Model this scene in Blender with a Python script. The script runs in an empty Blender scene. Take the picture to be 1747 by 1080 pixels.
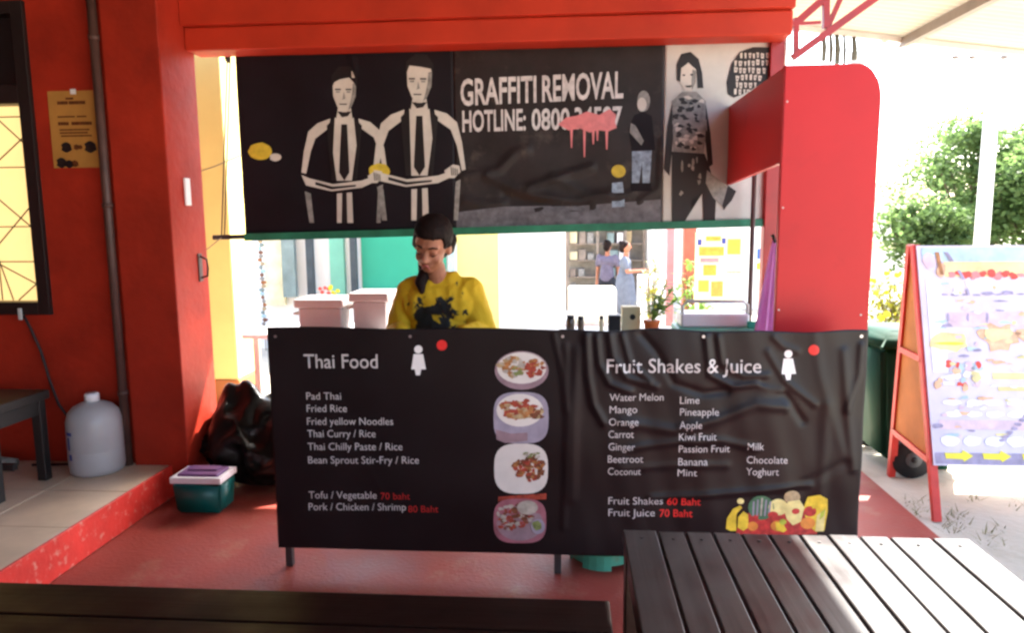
import bpy, bmesh, math, random
import numpy as np
from mathutils import Vector, Matrix
random.seed(7)
rnd = random.Random(11)
SC = bpy.context.scene
COL = SC.collection
RAD = math.radians

# ------------------------------------------------------------------ camera
CAM_Z = 1.41
FPX, PW, PH = 1230.0, 1747.0, 1080.0
cam_data = bpy.data.cameras.new('camera')
cam_data.sensor_width = 36.0
cam_data.lens = FPX / PW * 36.0
cam_data.clip_start = 0.05
cam_data.clip_end = 1500
cam = bpy.data.objects.new('camera', cam_data)
COL.objects.link(cam)
CROT = Matrix.Rotation(RAD(4.3), 3, 'Z') @ Matrix.Rotation(RAD(90 - 7.6), 3, 'X') @ Matrix.Rotation(RAD(-0.5), 3, 'Z')
cam.matrix_world = Matrix.Translation((0, 0, CAM_Z)) @ CROT.to_4x4()
SC.camera = cam

# ------------------------------------------------------------------ sky and sun
SUN = Vector((0.36, 0.52, 0.775)).normalized()
world = bpy.data.worlds.new('World')
SC.world = world
world.use_nodes = True
wn = world.node_tree
sky = wn.nodes.new('ShaderNodeTexSky')
sky.sky_type = 'NISHITA'
sky.sun_disc = False
sky.sun_elevation = math.asin(SUN.z)
sky.sun_rotation = math.atan2(SUN.x, SUN.y)
sky.air_density = 1.0
sky.dust_density = 2.5
bg = wn.nodes['Background']
bg.inputs['Strength'].default_value = 0.15
wn.links.new(sky.outputs['Color'], bg.inputs['Color'])
sd = bpy.data.lights.new('sun', 'SUN')
sd.energy = 4.2
sd.angle = RAD(0.5)
sd.color = (1.0, 0.95, 0.87)
sun = bpy.data.objects.new('sun', sd)
COL.objects.link(sun)
sun.rotation_euler = SUN.to_track_quat('Z', 'Y').to_euler()
sun.location = SUN * 30
vs = SC.view_settings
vs.view_transform = 'Standard'
vs.look = 'None'
vs.gamma = 1.0
vs.use_curve_mapping = False
vs.exposure = 3.0
SC.render.engine = 'CYCLES'
SC.cycles.max_bounces = 8
SC.cycles.filter_width = 2.6

# ------------------------------------------------------------------ measuring helpers (photo pixel -> place)
def ray(x, y):
    return CROT @ Vector(((x - PW / 2) / FPX, -(y - PH / 2) / FPX, -1.0))
def PY(x, y, Y):
    r = ray(x, y)
    return Vector((0, 0, CAM_Z)) + r * (Y / r.y)
def PZ(x, y, Z):
    r = ray(x, y)
    return Vector((0, 0, CAM_Z)) + r * ((Z - CAM_Z) / r.z)

# ------------------------------------------------------------------ materials
MATS = {}
def lin(c):
    return tuple(c) + (1.0,) if len(c) == 3 else tuple(c)
def mat(name, col, rough=0.6, spec=0.5, metal=0.0, var=0.0, vscale=6.0, bump=0.0, bscale=40.0,
        stain=None, stain_amt=0.0, stain_scale=3.0, trans=0.0, emit=None, emit_s=0.0, coat=0.0, rvar=0.0):
    if name in MATS:
        return MATS[name]
    m = bpy.data.materials.new(name)
    m.use_nodes = True
    nt = m.node_tree
    b = nt.nodes['Principled BSDF']
    b.inputs['Base Color'].default_value = lin(col)
    b.inputs['Roughness'].default_value = rough
    b.inputs['Specular IOR Level'].default_value = spec
    b.inputs['Metallic'].default_value = metal
    b.inputs['Coat Weight'].default_value = coat
    tc = nt.nodes.new('ShaderNodeTexCoord')
    src = None
    if var > 0:
        n = nt.nodes.new('ShaderNodeTexNoise')
        n.inputs['Scale'].default_value = vscale
        n.inputs['Detail'].default_value = 6
        n.inputs['Roughness'].default_value = 0.6
        nt.links.new(tc.outputs['Object'], n.inputs['Vector'])
        mr = nt.nodes.new('ShaderNodeMapRange')
        mr.inputs['From Min'].default_value = 0.3
        mr.inputs['From Max'].default_value = 0.7
        mr.inputs['To Min'].default_value = 1 - var
        mr.inputs['To Max'].default_value = 1 + var
        nt.links.new(n.outputs['Fac'], mr.inputs['Value'])
        mx = nt.nodes.new('ShaderNodeVectorMath')
        mx.operation = 'SCALE'
        mx.inputs[0].default_value = tuple(col[:3])
        nt.links.new(mr.outputs['Result'], mx.inputs['Scale'])
        src = mx.outputs['Vector']
        if rvar > 0:
            mr2 = nt.nodes.new('ShaderNodeMapRange')
            mr2.inputs['From Min'].default_value = 0.3
            mr2.inputs['From Max'].default_value = 0.7
            mr2.inputs['To Min'].default_value = max(0.02, rough - rvar)
            mr2.inputs['To Max'].default_value = min(1, rough + rvar)
            nt.links.new(n.outputs['Fac'], mr2.inputs['Value'])
            nt.links.new(mr2.outputs['Result'], b.inputs['Roughness'])
    if stain is not None:
        n2 = nt.nodes.new('ShaderNodeTexNoise')
        n2.inputs['Scale'].default_value = stain_scale
        n2.inputs['Detail'].default_value = 8
        n2.inputs['Roughness'].default_value = 0.65
        nt.links.new(tc.outputs['Object'], n2.inputs['Vector'])
        rp = nt.nodes.new('ShaderNodeMapRange')
        rp.inputs['From Min'].default_value = 0.56
        rp.inputs['From Max'].default_value = 0.70
        rp.inputs['To Min'].default_value = 0
        rp.inputs['To Max'].default_value = stain_amt
        nt.links.new(n2.outputs['Fac'], rp.inputs['Value'])
        mm = nt.nodes.new('ShaderNodeMix')
        mm.data_type = 'RGBA'
        nt.links.new(rp.outputs['Result'], mm.inputs[0])
        if src:
            nt.links.new(src, mm.inputs[6])
        else:
            mm.inputs[6].default_value = lin(col)
        mm.inputs[7].default_value = lin(stain)
        src = mm.outputs[2]
    if src:
        nt.links.new(src, b.inputs['Base Color'])
    if bump > 0:
        n3 = nt.nodes.new('ShaderNodeTexNoise')
        n3.inputs['Scale'].default_value = bscale
        n3.inputs['Detail'].default_value = 4
        nt.links.new(tc.outputs['Object'], n3.inputs['Vector'])
        bp = nt.nodes.new('ShaderNodeBump')
        bp.inputs['Strength'].default_value = bump
        bp.inputs['Distance'].default_value = 0.01
        nt.links.new(n3.outputs['Fac'], bp.inputs['Height'])
        nt.links.new(bp.outputs['Normal'], b.inputs['Normal'])
    if trans > 0:
        out = nt.nodes['Material Output']
        tr = nt.nodes.new('ShaderNodeBsdfTranslucent')
        tr.inputs['Color'].default_value = lin(col)
        if src:
            nt.links.new(src, tr.inputs['Color'])
        ms = nt.nodes.new('ShaderNodeMixShader')
        ms.inputs[0].default_value = trans
        nt.links.new(b.outputs[0], ms.inputs[1])
        nt.links.new(tr.outputs[0], ms.inputs[2])
        nt.links.new(ms.outputs[0], out.inputs['Surface'])
    if emit:
        b.inputs['Emission Color'].default_value = lin(emit)
        b.inputs['Emission Strength'].default_value = emit_s
    MATS[name] = m
    return m

mat('red_wall', (0.32, 0.021, 0.008), 0.6, 0.22, var=0.22, vscale=3, bump=0.35, bscale=22, stain=(0.22, 0.014, 0.006), stain_amt=0.8, stain_scale=2.6)
mat('red_beam', (0.43, 0.030, 0.011), 0.55, 0.25, var=0.18, vscale=2.5, bump=0.08, bscale=20, stain=(0.33, 0.012, 0.008), stain_amt=0.6, stain_scale=2.0)
mat('red_steel', (0.30, 0.012, 0.012), 0.4, 0.5, var=0.2, vscale=8)
mat('red_panel', (0.45, 0.012, 0.014), 0.42, 0.25, var=0.09, vscale=2.0, bump=0.03, bscale=6, stain=(0.33, 0.010, 0.012), stain_amt=0.5, stain_scale=3.5)
mat('red_floor', (0.26, 0.042, 0.028), 0.55, 0.3, var=0.18, vscale=3, bump=0.25, bscale=60, stain=(0.30, 0.15, 0.09), stain_amt=0.5, stain_scale=3.6, rvar=0.12)
mat('red_step', (0.58, 0.03, 0.02), 0.5, 0.4, var=0.15, vscale=6, bump=0.2, bscale=40, stain=(0.6, 0.36, 0.26), stain_amt=0.6, stain_scale=26)
mat('tile', (0.62, 0.48, 0.34), 0.30, 0.5, var=0.12, vscale=5, stain=(0.48, 0.36, 0.25), stain_amt=0.5, stain_scale=4)
mat('grout', (0.30, 0.24, 0.18), 0.8, 0.3, var=0.2)
mat('sand', (0.52, 0.46, 0.36), 0.9, 0.2, var=0.18, vscale=1.2, bump=0.4, bscale=30, stain=(0.3, 0.25, 0.17), stain_amt=0.7, stain_scale=1.5)
mat('dark_wood', (0.035, 0.014, 0.010), 0.34, 0.5, var=0.5, vscale=5, bump=0.15, bscale=25, stain=(0.1, 0.06, 0.045), stain_amt=0.5, stain_scale=7, rvar=0.12)
mat('black_wood', (0.012, 0.010, 0.010), 0.45, 0.5, var=0.3, vscale=10)
mat('vinyl_black', (0.008, 0.005, 0.006), 0.42, 0.27, var=0.25, vscale=3, bump=0.05, bscale=14, rvar=0.06)
mat('vinyl_dark', (0.008, 0.005, 0.008), 0.6, 0.2, var=0.25, vscale=4)
mat('vinyl_grey', (0.018, 0.012, 0.012), 0.5, 0.3, var=0.45, vscale=6, stain=(0.10, 0.075, 0.06), stain_amt=0.7, stain_scale=5)
mat('vinyl_pale', (0.52, 0.51, 0.47), 0.5, 0.4, var=0.10, vscale=6)
mat('vinyl_pavement', (0.11, 0.105, 0.12), 0.5, 0.4, var=0.5, vscale=18)
mat('print_bone', (0.60, 0.55, 0.48), 0.5, 0.4, var=0.10, vscale=12)
mat('print_letters', (0.62, 0.58, 0.56), 0.5, 0.4, var=0.25, vscale=30)
mat('print_black', (0.008, 0.006, 0.007), 0.5, 0.4)
mat('print_grey', (0.24, 0.23, 0.21), 0.5, 0.4, var=0.4, vscale=30)
mat('print_yellow', (0.62, 0.46, 0.04), 0.5, 0.4, var=0.25, vscale=20)
mat('print_pink', (0.72, 0.22, 0.22), 0.5, 0.4, var=0.15, vscale=25)
mat('print_blue', (0.22, 0.29, 0.38), 0.5, 0.4, var=0.5, vscale=40)
mat('print_white', (0.80, 0.78, 0.76), 0.45, 0.4)
mat('print_menu', (0.56, 0.53, 0.52), 0.45, 0.4, var=0.15, vscale=40)
mat('print_red', (0.70, 0.025, 0.022), 0.45, 0.4, var=0.1, vscale=20)
mat('print_darkred', (0.42, 0.02, 0.018), 0.45, 0.4)
mat('green_hem', (0.02, 0.17, 0.09), 0.5, 0.4, var=0.3, vscale=8)
mat('steel', (0.42, 0.41, 0.42), 0.35, 0.5, metal=0.9, var=0.2, vscale=10)
mat('dark_steel', (0.05, 0.045, 0.045), 0.45, 0.5, metal=0.5, var=0.3, vscale=12)
mat('pipe_brown', (0.075, 0.035, 0.028), 0.5, 0.4, var=0.25, vscale=8)
mat('frame_black', (0.012, 0.008, 0.008), 0.45, 0.4, var=0.2)
mat('roof_under', (0.10, 0.075, 0.06), 0.8, 0.2, var=0.2, vscale=3)
mat('curtain', (0.72, 0.50, 0.22), 0.8, 0.2, var=0.10, vscale=3, emit=(1.0, 0.66, 0.26), emit_s=0.16)  # warm emission stands in for light coming through from behind
mat('paper_tan', (0.42, 0.20, 0.045), 0.7, 0.2, var=0.12, vscale=8)
mat('white_plastic', (0.74, 0.72, 0.74), 0.4, 0.5, var=0.06, vscale=5)
mat('jug', (0.52, 0.51, 0.53), 0.3, 0.5, var=0.08, vscale=5, trans=0.35)
mat('label_blue', (0.03, 0.05, 0.25), 0.5, 0.4)
mat('teal_plastic', (0.0, 0.105, 0.095), 0.4, 0.5, var=0.12, vscale=8)
mat('purple_plastic', (0.16, 0.07, 0.19), 0.4, 0.5, var=0.12, vscale=8)
mat('bin_bag', (0.006, 0.006, 0.006), 0.32, 0.35, var=0.3, vscale=10, bump=0.6, bscale=14)
mat('skin', (0.32, 0.125, 0.07), 0.55, 0.3, var=0.18, vscale=22)
mat('skin_dark', (0.30, 0.13, 0.085), 0.5, 0.4)
mat('hair', (0.010, 0.005, 0.004), 0.65, 0.10, var=0.5, vscale=40, bump=0.4, bscale=60)
mat('lips', (0.36, 0.09, 0.075), 0.45, 0.4)
mat('trousers', (0.02, 0.022, 0.03), 0.8, 0.2, var=0.2)
mat('grey_cloth', (0.11, 0.125, 0.16), 0.8, 0.2, var=0.2, vscale=12)
mat('mauve_cloth', (0.12, 0.105, 0.15), 0.8, 0.2, var=0.2, vscale=12)
mat('plaster_white', (0.78, 0.77, 0.74), 0.8, 0.2, var=0.05, vscale=1.5, bump=0.1)
mat('plaster_yellow', (0.80, 0.66, 0.22), 0.8, 0.2, var=0.06, vscale=1.5)
mat('pillar_yellow', (0.62, 0.53, 0.20), 0.8, 0.2, var=0.08, vscale=2)
mat('pillar_brown', (0.33, 0.13, 0.045), 0.8, 0.2, var=0.15, vscale=3)
mat('teal_board', (0.025, 0.30, 0.19), 0.6, 0.3, var=0.06, vscale=2)
mat('grey_green', (0.20, 0.26, 0.25), 0.7, 0.3, var=0.2)
mat('slate_post', (0.05, 0.065, 0.075), 0.6, 0.3, var=0.2)
mat('red_post', (0.36, 0.09, 0.06), 0.6, 0.3, var=0.2)
mat('pink_post', (0.55, 0.18, 0.20), 0.6, 0.3, var=0.2)
mat('lightblue', (0.35, 0.52, 0.58), 0.6, 0.3, var=0.1)
mat('faint_pink', (0.74, 0.62, 0.70), 0.8, 0.2)
mat('shelf_wood', (0.25, 0.20, 0.16), 0.7, 0.3, var=0.3)
mat('shop_back', (0.30, 0.27, 0.23), 0.8, 0.2, var=0.3, vscale=4)
mat('orange_print', (0.75, 0.28, 0.04), 0.6, 0.3, var=0.3, vscale=15)
mat('cream_print', (0.78, 0.70, 0.45), 0.6, 0.3, var=0.2, vscale=8)
mat('terracotta', (0.60, 0.14, 0.03), 0.6, 0.3, var=0.1)
mat('leaf_plant', (0.20, 0.34, 0.05), 0.5, 0.4, var=0.35, vscale=9, trans=0.3)
mat('leaf_tree', (0.12, 0.19, 0.06), 0.55, 0.3, var=0.5, vscale=0.9, trans=0.6)
mat('leaf_bush', (0.22, 0.22, 0.02), 0.55, 0.35, var=0.35, vscale=3, trans=0.35)
mat('flower_yellow', (0.75, 0.60, 0.02), 0.6, 0.3)
mat('flower_red', (0.70, 0.08, 0.06), 0.6, 0.3)
mat('bark', (0.13, 0.095, 0.06), 0.9, 0.2, var=0.35, vscale=6, bump=0.4, bscale=18)
mat('concrete_pole', (0.66, 0.65, 0.62), 0.85, 0.2, var=0.06, vscale=3)
mat('purple_cloth', (0.66, 0.40, 0.68), 0.8, 0.2, var=0.08, vscale=8, trans=0.5)
mat('mint_plastic', (0.16, 0.46, 0.34), 0.4, 0.5, var=0.08, trans=0.15)
mat('glass_jar', (0.10, 0.065, 0.04), 0.15, 0.5, var=0.4, vscale=20)
mat('cream_box', (0.66, 0.58, 0.36), 0.6, 0.3, var=0.08)
mat('awning', (0.36, 0.31, 0.23), 0.55, 0.3, var=0.07, vscale=1.0, trans=0.10)
mat('awning_steel', (0.16, 0.13, 0.11), 0.5, 0.4, var=0.2)
mat('pale_steel', (0.58, 0.57, 0.55), 0.5, 0.4, var=0.1)
mat('gas_green', (0.06, 0.30, 0.20), 0.4, 0.5, var=0.22, vscale=9, stain=(0.18, 0.16, 0.1), stain_amt=0.6, stain_scale=8)
mat('bin_green', (0.006, 0.045, 0.025), 0.6, 0.1, var=0.15, vscale=5)
mat('rubber', (0.02, 0.02, 0.022), 0.7, 0.3, var=0.2)
mat('hub_grey', (0.10, 0.10, 0.10), 0.6, 0.3)
mat('sign_red', (0.58, 0.035, 0.025), 0.5, 0.4, var=0.2, vscale=10)
mat('sign_board', (0.52, 0.20, 0.045), 0.7, 0.3, var=0.15, vscale=6, trans=0.25)
mat('roof_tile', (0.36, 0.15, 0.11), 0.8, 0.2, var=0.2)
mat('dry_grass', (0.17, 0.16, 0.06), 0.8, 0.2, var=0.4, vscale=8)
mat('cable', (0.03, 0.02, 0.02), 0.6, 0.3)
mat('rope', (0.22, 0.20, 0.16), 0.8, 0.2)
mat('white_metal', (0.76, 0.75, 0.73), 0.4, 0.5, var=0.06)
mat('blue_sign', (0.03, 0.10, 0.36), 0.5, 0.4)
mat('weathered', (0.40, 0.30, 0.24), 0.8, 0.2, var=0.3, vscale=14)

# cloth of the top: yellow with a black patchy print on the chest (object space)
def shirt_material():
    m = mat('yellow_shirt', (0.60, 0.36, 0.012), 0.8, 0.2)
    nt = m.node_tree
    b = nt.nodes['Principled BSDF']
    tc = nt.nodes.new('ShaderNodeTexCoord')
    sep = nt.nodes.new('ShaderNodeSeparateXYZ')
    nt.links.new(tc.outputs['Object'], sep.inputs[0])
    def rng(sock, a, bb, c, d):
        r1 = nt.nodes.new('ShaderNodeMapRange'); r1.interpolation_type = 'SMOOTHSTEP'
        r1.inputs['From Min'].default_value = a; r1.inputs['From Max'].default_value = bb
        nt.links.new(sock, r1.inputs['Value'])
        r2 = nt.nodes.new('ShaderNodeMapRange'); r2.interpolation_type = 'SMOOTHSTEP'
        r2.inputs['From Min'].default_value = c; r2.inputs['From Max'].default_value = d
        r2.inputs['To Min'].default_value = 1; r2.inputs['To Max'].default_value = 0
        nt.links.new(sock, r2.inputs['Value'])
        mu = nt.nodes.new('ShaderNodeMath'); mu.operation = 'MULTIPLY'
        nt.links.new(r1.outputs[0], mu.inputs[0]); nt.links.new(r2.outputs[0], mu.inputs[1])
        return mu.outputs[0]
    mxm = rng(sep.outputs['X'], -0.150, -0.06, 0.06, 0.155)
    mzm = rng(sep.outputs['Z'], 0.84, 0.85, 1.02, 1.10)
    mym = rng(sep.outputs['Y'], -1.0, -0.9, -0.06, -0.03)
    n = nt.nodes.new('ShaderNodeTexNoise')
    n.inputs['Scale'].default_value = 19
    n.inputs['Detail'].default_value = 5
    n.inputs['Distortion'].default_value = 0.4
    nt.links.new(tc.outputs['Object'], n.inputs['Vector'])
    th = nt.nodes.new('ShaderNodeMapRange')
    th.inputs['From Min'].default_value = 0.66
    th.inputs['From Max'].default_value = 0.72
    mk = nt.nodes.new('ShaderNodeMath'); mk.operation = 'MULTIPLY'
    nt.links.new(mxm, mk.inputs[0]); nt.links.new(mzm, mk.inputs[1])
    m2 = nt.nodes.new('ShaderNodeMath'); m2.operation = 'MULTIPLY_ADD'
    m2.inputs[1].default_value = 0.30
    nt.links.new(mk.outputs[0], m2.inputs[0]); nt.links.new(n.outputs['Fac'], m2.inputs[2])
    nt.links.new(m2.outputs[0], th.inputs['Value'])
    acc = th.outputs[0]
    for s in (mym,):
        mu = nt.nodes.new('ShaderNodeMath'); mu.operation = 'MULTIPLY'
        nt.links.new(acc, mu.inputs[0]); nt.links.new(s, mu.inputs[1])
        acc = mu.outputs[0]
    n2 = nt.nodes.new('ShaderNodeTexNoise'); n2.inputs['Scale'].default_value = 6
    nt.links.new(tc.outputs['Object'], n2.inputs['Vector'])
    mx0 = nt.nodes.new('ShaderNodeMix'); mx0.data_type = 'RGBA'
    nt.links.new(n2.outputs['Fac'], mx0.inputs[0])
    mx0.inputs[6].default_value = (0.50, 0.28, 0.008, 1); mx0.inputs[7].default_value = (0.64, 0.40, 0.02, 1)
    mx = nt.nodes.new('ShaderNodeMix'); mx.data_type = 'RGBA'
    nt.links.new(acc, mx.inputs[0])
    nt.links.new(mx0.outputs[2], mx.inputs[6])
    mx.inputs[7].default_value = (0.018, 0.016, 0.014, 1)
    nt.links.new(mx.outputs[2], b.inputs['Base Color'])
    bp = nt.nodes.new('ShaderNodeBump'); bp.inputs['Strength'].default_value = 0.5; bp.inputs['Distance'].default_value = 0.02
    n4 = nt.nodes.new('ShaderNodeTexNoise'); n4.inputs['Scale'].default_value = 9; n4.inputs['Distortion'].default_value = 1.0
    nt.links.new(tc.outputs['Object'], n4.inputs['Vector'])
    nt.links.new(n4.outputs['Fac'], bp.inputs['Height'])
    nt.links.new(bp.outputs['Normal'], b.inputs['Normal'])
shirt_material()

def wood_material(name, base, dark, rough, scale=(40, 1.5, 40)):
    m = mat(name, base, rough, 0.5, coat=0.0)
    nt = m.node_tree
    b = nt.nodes['Principled BSDF']
    tc = nt.nodes.new('ShaderNodeTexCoord')
    oi = nt.nodes.new('ShaderNodeObjectInfo')
    ad = nt.nodes.new('ShaderNodeVectorMath'); ad.operation = 'ADD'
    nt.links.new(tc.outputs['Object'], ad.inputs[0])
    sc = nt.nodes.new('ShaderNodeVectorMath'); sc.operation = 'SCALE'
    sc.inputs[0].default_value = (13.7, 5.1, 3.3)
    nt.links.new(oi.outputs['Random'], sc.inputs['Scale'])
    nt.links.new(sc.outputs[0], ad.inputs[1])
    mp = nt.nodes.new('ShaderNodeMapping')
    mp.inputs['Scale'].default_value = scale
    nt.links.new(ad.outputs[0], mp.inputs['Vector'])
    n = nt.nodes.new('ShaderNodeTexNoise')
    n.inputs['Scale'].default_value = 1.0; n.inputs['Detail'].default_value = 5
    nt.links.new(mp.outputs[0], n.inputs['Vector'])
    mx = nt.nodes.new('ShaderNodeMix'); mx.data_type = 'RGBA'
    nt.links.new(n.outputs['Fac'], mx.inputs[0])
    mx.inputs[6].default_value = lin(dark); mx.inputs[7].default_value = lin(base)
    nt.links.new(mx.outputs[2], b.inputs['Base Color'])
    n2 = nt.nodes.new('ShaderNodeTexNoise'); n2.inputs['Scale'].default_value = 9; n2.inputs['Detail'].default_value = 5
    nt.links.new(ad.outputs[0], n2.inputs['Vector'])
    mr = nt.nodes.new('ShaderNodeMapRange')
    mr.inputs['From Min'].default_value = 0.3; mr.inputs['From Max'].default_value = 0.7
    mr.inputs['To Min'].default_value = rough - 0.06; mr.inputs['To Max'].default_value = rough + 0.12
    nt.links.new(n2.outputs['Fac'], mr.inputs['Value'])
    nt.links.new(mr.outputs[0], b.inputs['Roughness'])
    bp = nt.nodes.new('ShaderNodeBump'); bp.inputs['Strength'].default_value = 0.3; bp.inputs['Distance'].default_value = 0.004
    nt.links.new(n.outputs['Fac'], bp.inputs['Height'])
    nt.links.new(bp.outputs['Normal'], b.inputs['Normal'])
wood_material('table_wood', (0.012, 0.006, 0.005), (0.003, 0.002, 0.002), 0.34)
MATS['table_wood'].node_tree.nodes['Principled BSDF'].inputs['Specular IOR Level'].default_value = 0.46
wood_material('bench_wood', (0.016, 0.005, 0.003), (0.003, 0.001, 0.001), 0.42, scale=(1.5, 40, 40))
MATS['bench_wood'].node_tree.nodes['Principled BSDF'].inputs['Specular IOR Level'].default_value = 0.14

# ------------------------------------------------------------------ object helpers
ROOT = {}
def thing(name, label, cat, loc=(0, 0, 0), group=None):
    o = bpy.data.objects.new(name, None)
    COL.objects.link(o)
    o.location = loc
    o.empty_display_size = 0.1
    ROOT[o.name] = Vector(loc)
    return tag(o, label, cat, group)
def tag(o, label, cat, group=None, kind=None):
    o['label'] = label
    o['category'] = cat
    if group:
        o['group'] = group
    if kind:
        o['kind'] = kind
    return o
def struct(o):
    o['kind'] = 'structure'
    return o
def finish(name, bm, m, parent=None, smooth=False, origin=None, normals=True):
    """bm is in world space; the object is parented, or stands on its own origin"""
    if parent is not None:
        off = ROOT[parent.name]
    else:
        off = Vector(origin) if origin is not None else Vector((0, 0, 0))
    if off.length > 0:
        bmesh.ops.translate(bm, verts=bm.verts, vec=-off)
    if normals:
        bmesh.ops.recalc_face_normals(bm, faces=bm.faces)
    me = bpy.data.meshes.new(name)
    bm.to_mesh(me)
    bm.free()
    if smooth:
        me.polygons.foreach_set('use_smooth', [True] * len(me.polygons))
    o = bpy.data.objects.new(name, me)
    me.materials.append(MATS[m])
    COL.objects.link(o)
    if parent is not None:
        o.parent = parent
        ROOT[o.name] = off
    else:
        o.location = off
        ROOT[o.name] = off
    return o
def B():
    return bmesh.new()
def box(bm, x0, x1, y0, y1, z0, z1, bev=0.0, seg=2):
    r = bmesh.ops.create_cube(bm, size=1.0)
    vsx = r['verts']
    for v in vsx:
        v.co = Vector((x0 + (v.co.x + .5) * (x1 - x0), y0 + (v.co.y + .5) * (y1 - y0), z0 + (v.co.z + .5) * (z1 - z0)))
    if bev > 0:
        es = list({e for v in vsx for e in v.link_edges})
        bmesh.ops.bevel(bm, geom=es, offset=bev, segments=seg, affect='EDGES', profile=0.5)
    return bm
def hexa(bm, pts):
    """8 corner points: bottom ring of four, top ring of four"""
    v = [bm.verts.new(p) for p in pts]
    for f in ((0, 1, 2, 3), (7, 6, 5, 4), (0, 4, 5, 1), (1, 5, 6, 2), (2, 6, 7, 3), (3, 7, 4, 0)):
        bm.faces.new([v[i] for i in f])
def tube(bm, pts, r, n=8, cap=True):
    pts = [Vector(p) for p in pts]
    rs = r if isinstance(r, (list, tuple)) else [r] * len(pts)
    rings = []
    for i, p in enumerate(pts):
        d = (pts[min(i + 1, len(pts) - 1)] - pts[max(i - 1, 0)]).normalized()
        up = Vector((0, 0, 1)) if abs(d.z) < 0.9 else Vector((0, 1, 0))
        a = d.cross(up).normalized()
        b = d.cross(a).normalized()
        rings.append([bm.verts.new(p + (a * math.cos(t) + b * math.sin(t)) * rs[i]) for t in [2 * math.pi * k / n for k in range(n)]])
    for i in range(len(rings) - 1):
        for k in range(n):
            bm.faces.new((rings[i][k], rings[i][(k + 1) % n], rings[i + 1][(k + 1) % n], rings[i + 1][k]))
    if cap:
        bm.faces.new(rings[0][::-1])
        bm.faces.new(rings[-1])
def bar(bm, p0, p1, w, h):
    """rectangular bar between two points"""
    p0, p1 = Vector(p0), Vector(p1)
    d = (p1 - p0).normalized()
    up = Vector((0, 1, 0)) if abs(d.y) < 0.9 else Vector((0, 0, 1))
    a = d.cross(up).normalized() * (w / 2)
    b = d.cross(a).normalized() * (h / 2)
    hexa(bm, [p0 - a - b, p0 + a - b, p0 + a + b, p0 - a + b, p1 - a - b, p1 + a - b, p1 + a + b, p1 - a + b])
def lathe(bm, c, prof, n=24, sx=1.0, sy=1.0):
    c = Vector(c)
    rings = []
    for (r, z) in prof:
        rings.append([bm.verts.new(c + Vector((r * sx * math.cos(2 * math.pi * k / n), r * sy * math.sin(2 * math.pi * k / n), z))) for k in range(n)])
    for i in range(len(rings) - 1):
        for k in range(n):
            bm.faces.new((rings[i][k], rings[i][(k + 1) % n], rings[i + 1][(k + 1) % n], rings[i + 1][k]))
    bm.faces.new(rings[0][::-1])
    bm.faces.new(rings[-1])
def prism_xz(bm, poly, y0, y1):
    """polygon of (x, z) extruded along y"""
    a = [bm.verts.new((x, y0, z)) for x, z in poly]
    b = [bm.verts.new((x, y1, z)) for x, z in poly]
    n = len(poly)
    bm.faces.new(a)
    bm.faces.new(b[::-1])
    for i in range(n):
        bm.faces.new((a[i], b[i], b[(i + 1) % n], a[(i + 1) % n]))
def ball(bm, c, r, sub=2, sc=(1, 1, 1), rotm=None):
    res = bmesh.ops.create_icosphere(bm, subdivisions=sub, radius=1.0)
    for v in res['verts']:
        p = Vector((v.co.x * r * sc[0], v.co.y * r * sc[1], v.co.z * r * sc[2]))
        if rotm is not None:
            p = rotm @ p
        v.co = Vector(c) + p
    return res['verts']
def simple(name, m, parent, fn, smooth=False, origin=None):
    bm = B()
    fn(bm)
    return finish(name, bm, m, parent, smooth, origin)
def pbox(name, m, parent, *a, **k):
    bm = B()
    box(bm, *a, **k)
    return finish(name, bm, m, parent)

# ------------------------------------------------------------------ ground, floor, platform
def ground_z(x, y):
    t = min(1, max(0, (y - 5.0) / 9.0))
    t = t * t * (3 - 2 * t)
    return -0.06 - 0.50 * t
def make_ground():
    bm = B()
    ys = [-60, -20, -8, -4, -2, 0, 1, 2, 3, 4, 4.5, 5] + [5.5 + .75 * i for i in range(14)] + [18, 22, 28, 40, 70, 150, 320]
    xs = [-200, -80, -40, -20, -12, -8, -6, -4, -3, -2, -1, 0, 1, 1.5, 2, 2.5, 3, 3.5, 4, 5, 6, 8, 12, 20, 40, 80, 200]
    g = [[bm.verts.new((x, y, ground_z(x, y) + (rnd.uniform(-.006, .006) if abs(x) < 6 and 0 < y < 12 else 0))) for x in xs] for y in ys]
    for j in range(len(ys) - 1):
        for i in range(len(xs) - 1):
            bm.faces.new((g[j][i], g[j][i + 1], g[j + 1][i + 1], g[j + 1][i]))
    return struct(finish('ground', bm, 'sand', smooth=True))
make_ground()
bm = B(); box(bm, -2.04, 1.66, 0.30, 4.35, -0.30, 0.0, 0.01)
struct(finish('floor', bm, 'red_floor'))
bm = B(); box(bm, -6.5, 1.66, -9.5, 0.296, -0.30, -0.006)
struct(finish('pavement', bm, 'grout'))
# raised tiled platform with its painted riser
PLX, PLZ = -2.045, 0.165
bm = B(); box(bm, -6.0, PLX - 0.004, 0.30, 3.50, -0.2, PLZ - 0.006)
platform = struct(finish('platform', bm, 'grout'))
pbox('riser', 'red_step', platform, PLX - 0.004, PLX + 0.012, 0.31, 3.49, 0.0005, PLZ + 0.001, bev=0.003)
ts = 0.40
for i in range(5):
    for j in range(6):
        x1 = PLX - 0.004 - i * ts
        y1 = 3.495 - j * ts
        if y1 - ts < 0.8:
            continue
        dz = rnd.uniform(-.0006, .0006)
        pbox('tile', 'tile', platform, x1 - ts + .004, x1, y1 - ts + .004, y1, PLZ - 0.008, PLZ + dz, bev=0.0015, seg=1)

# ------------------------------------------------------------------ the red building
shop = thing('shop_building', 'red painted shop front with column, beam and dark framed lit window', 'building', (-2.3, 3.6, 0))
WY = 3.50
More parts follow.
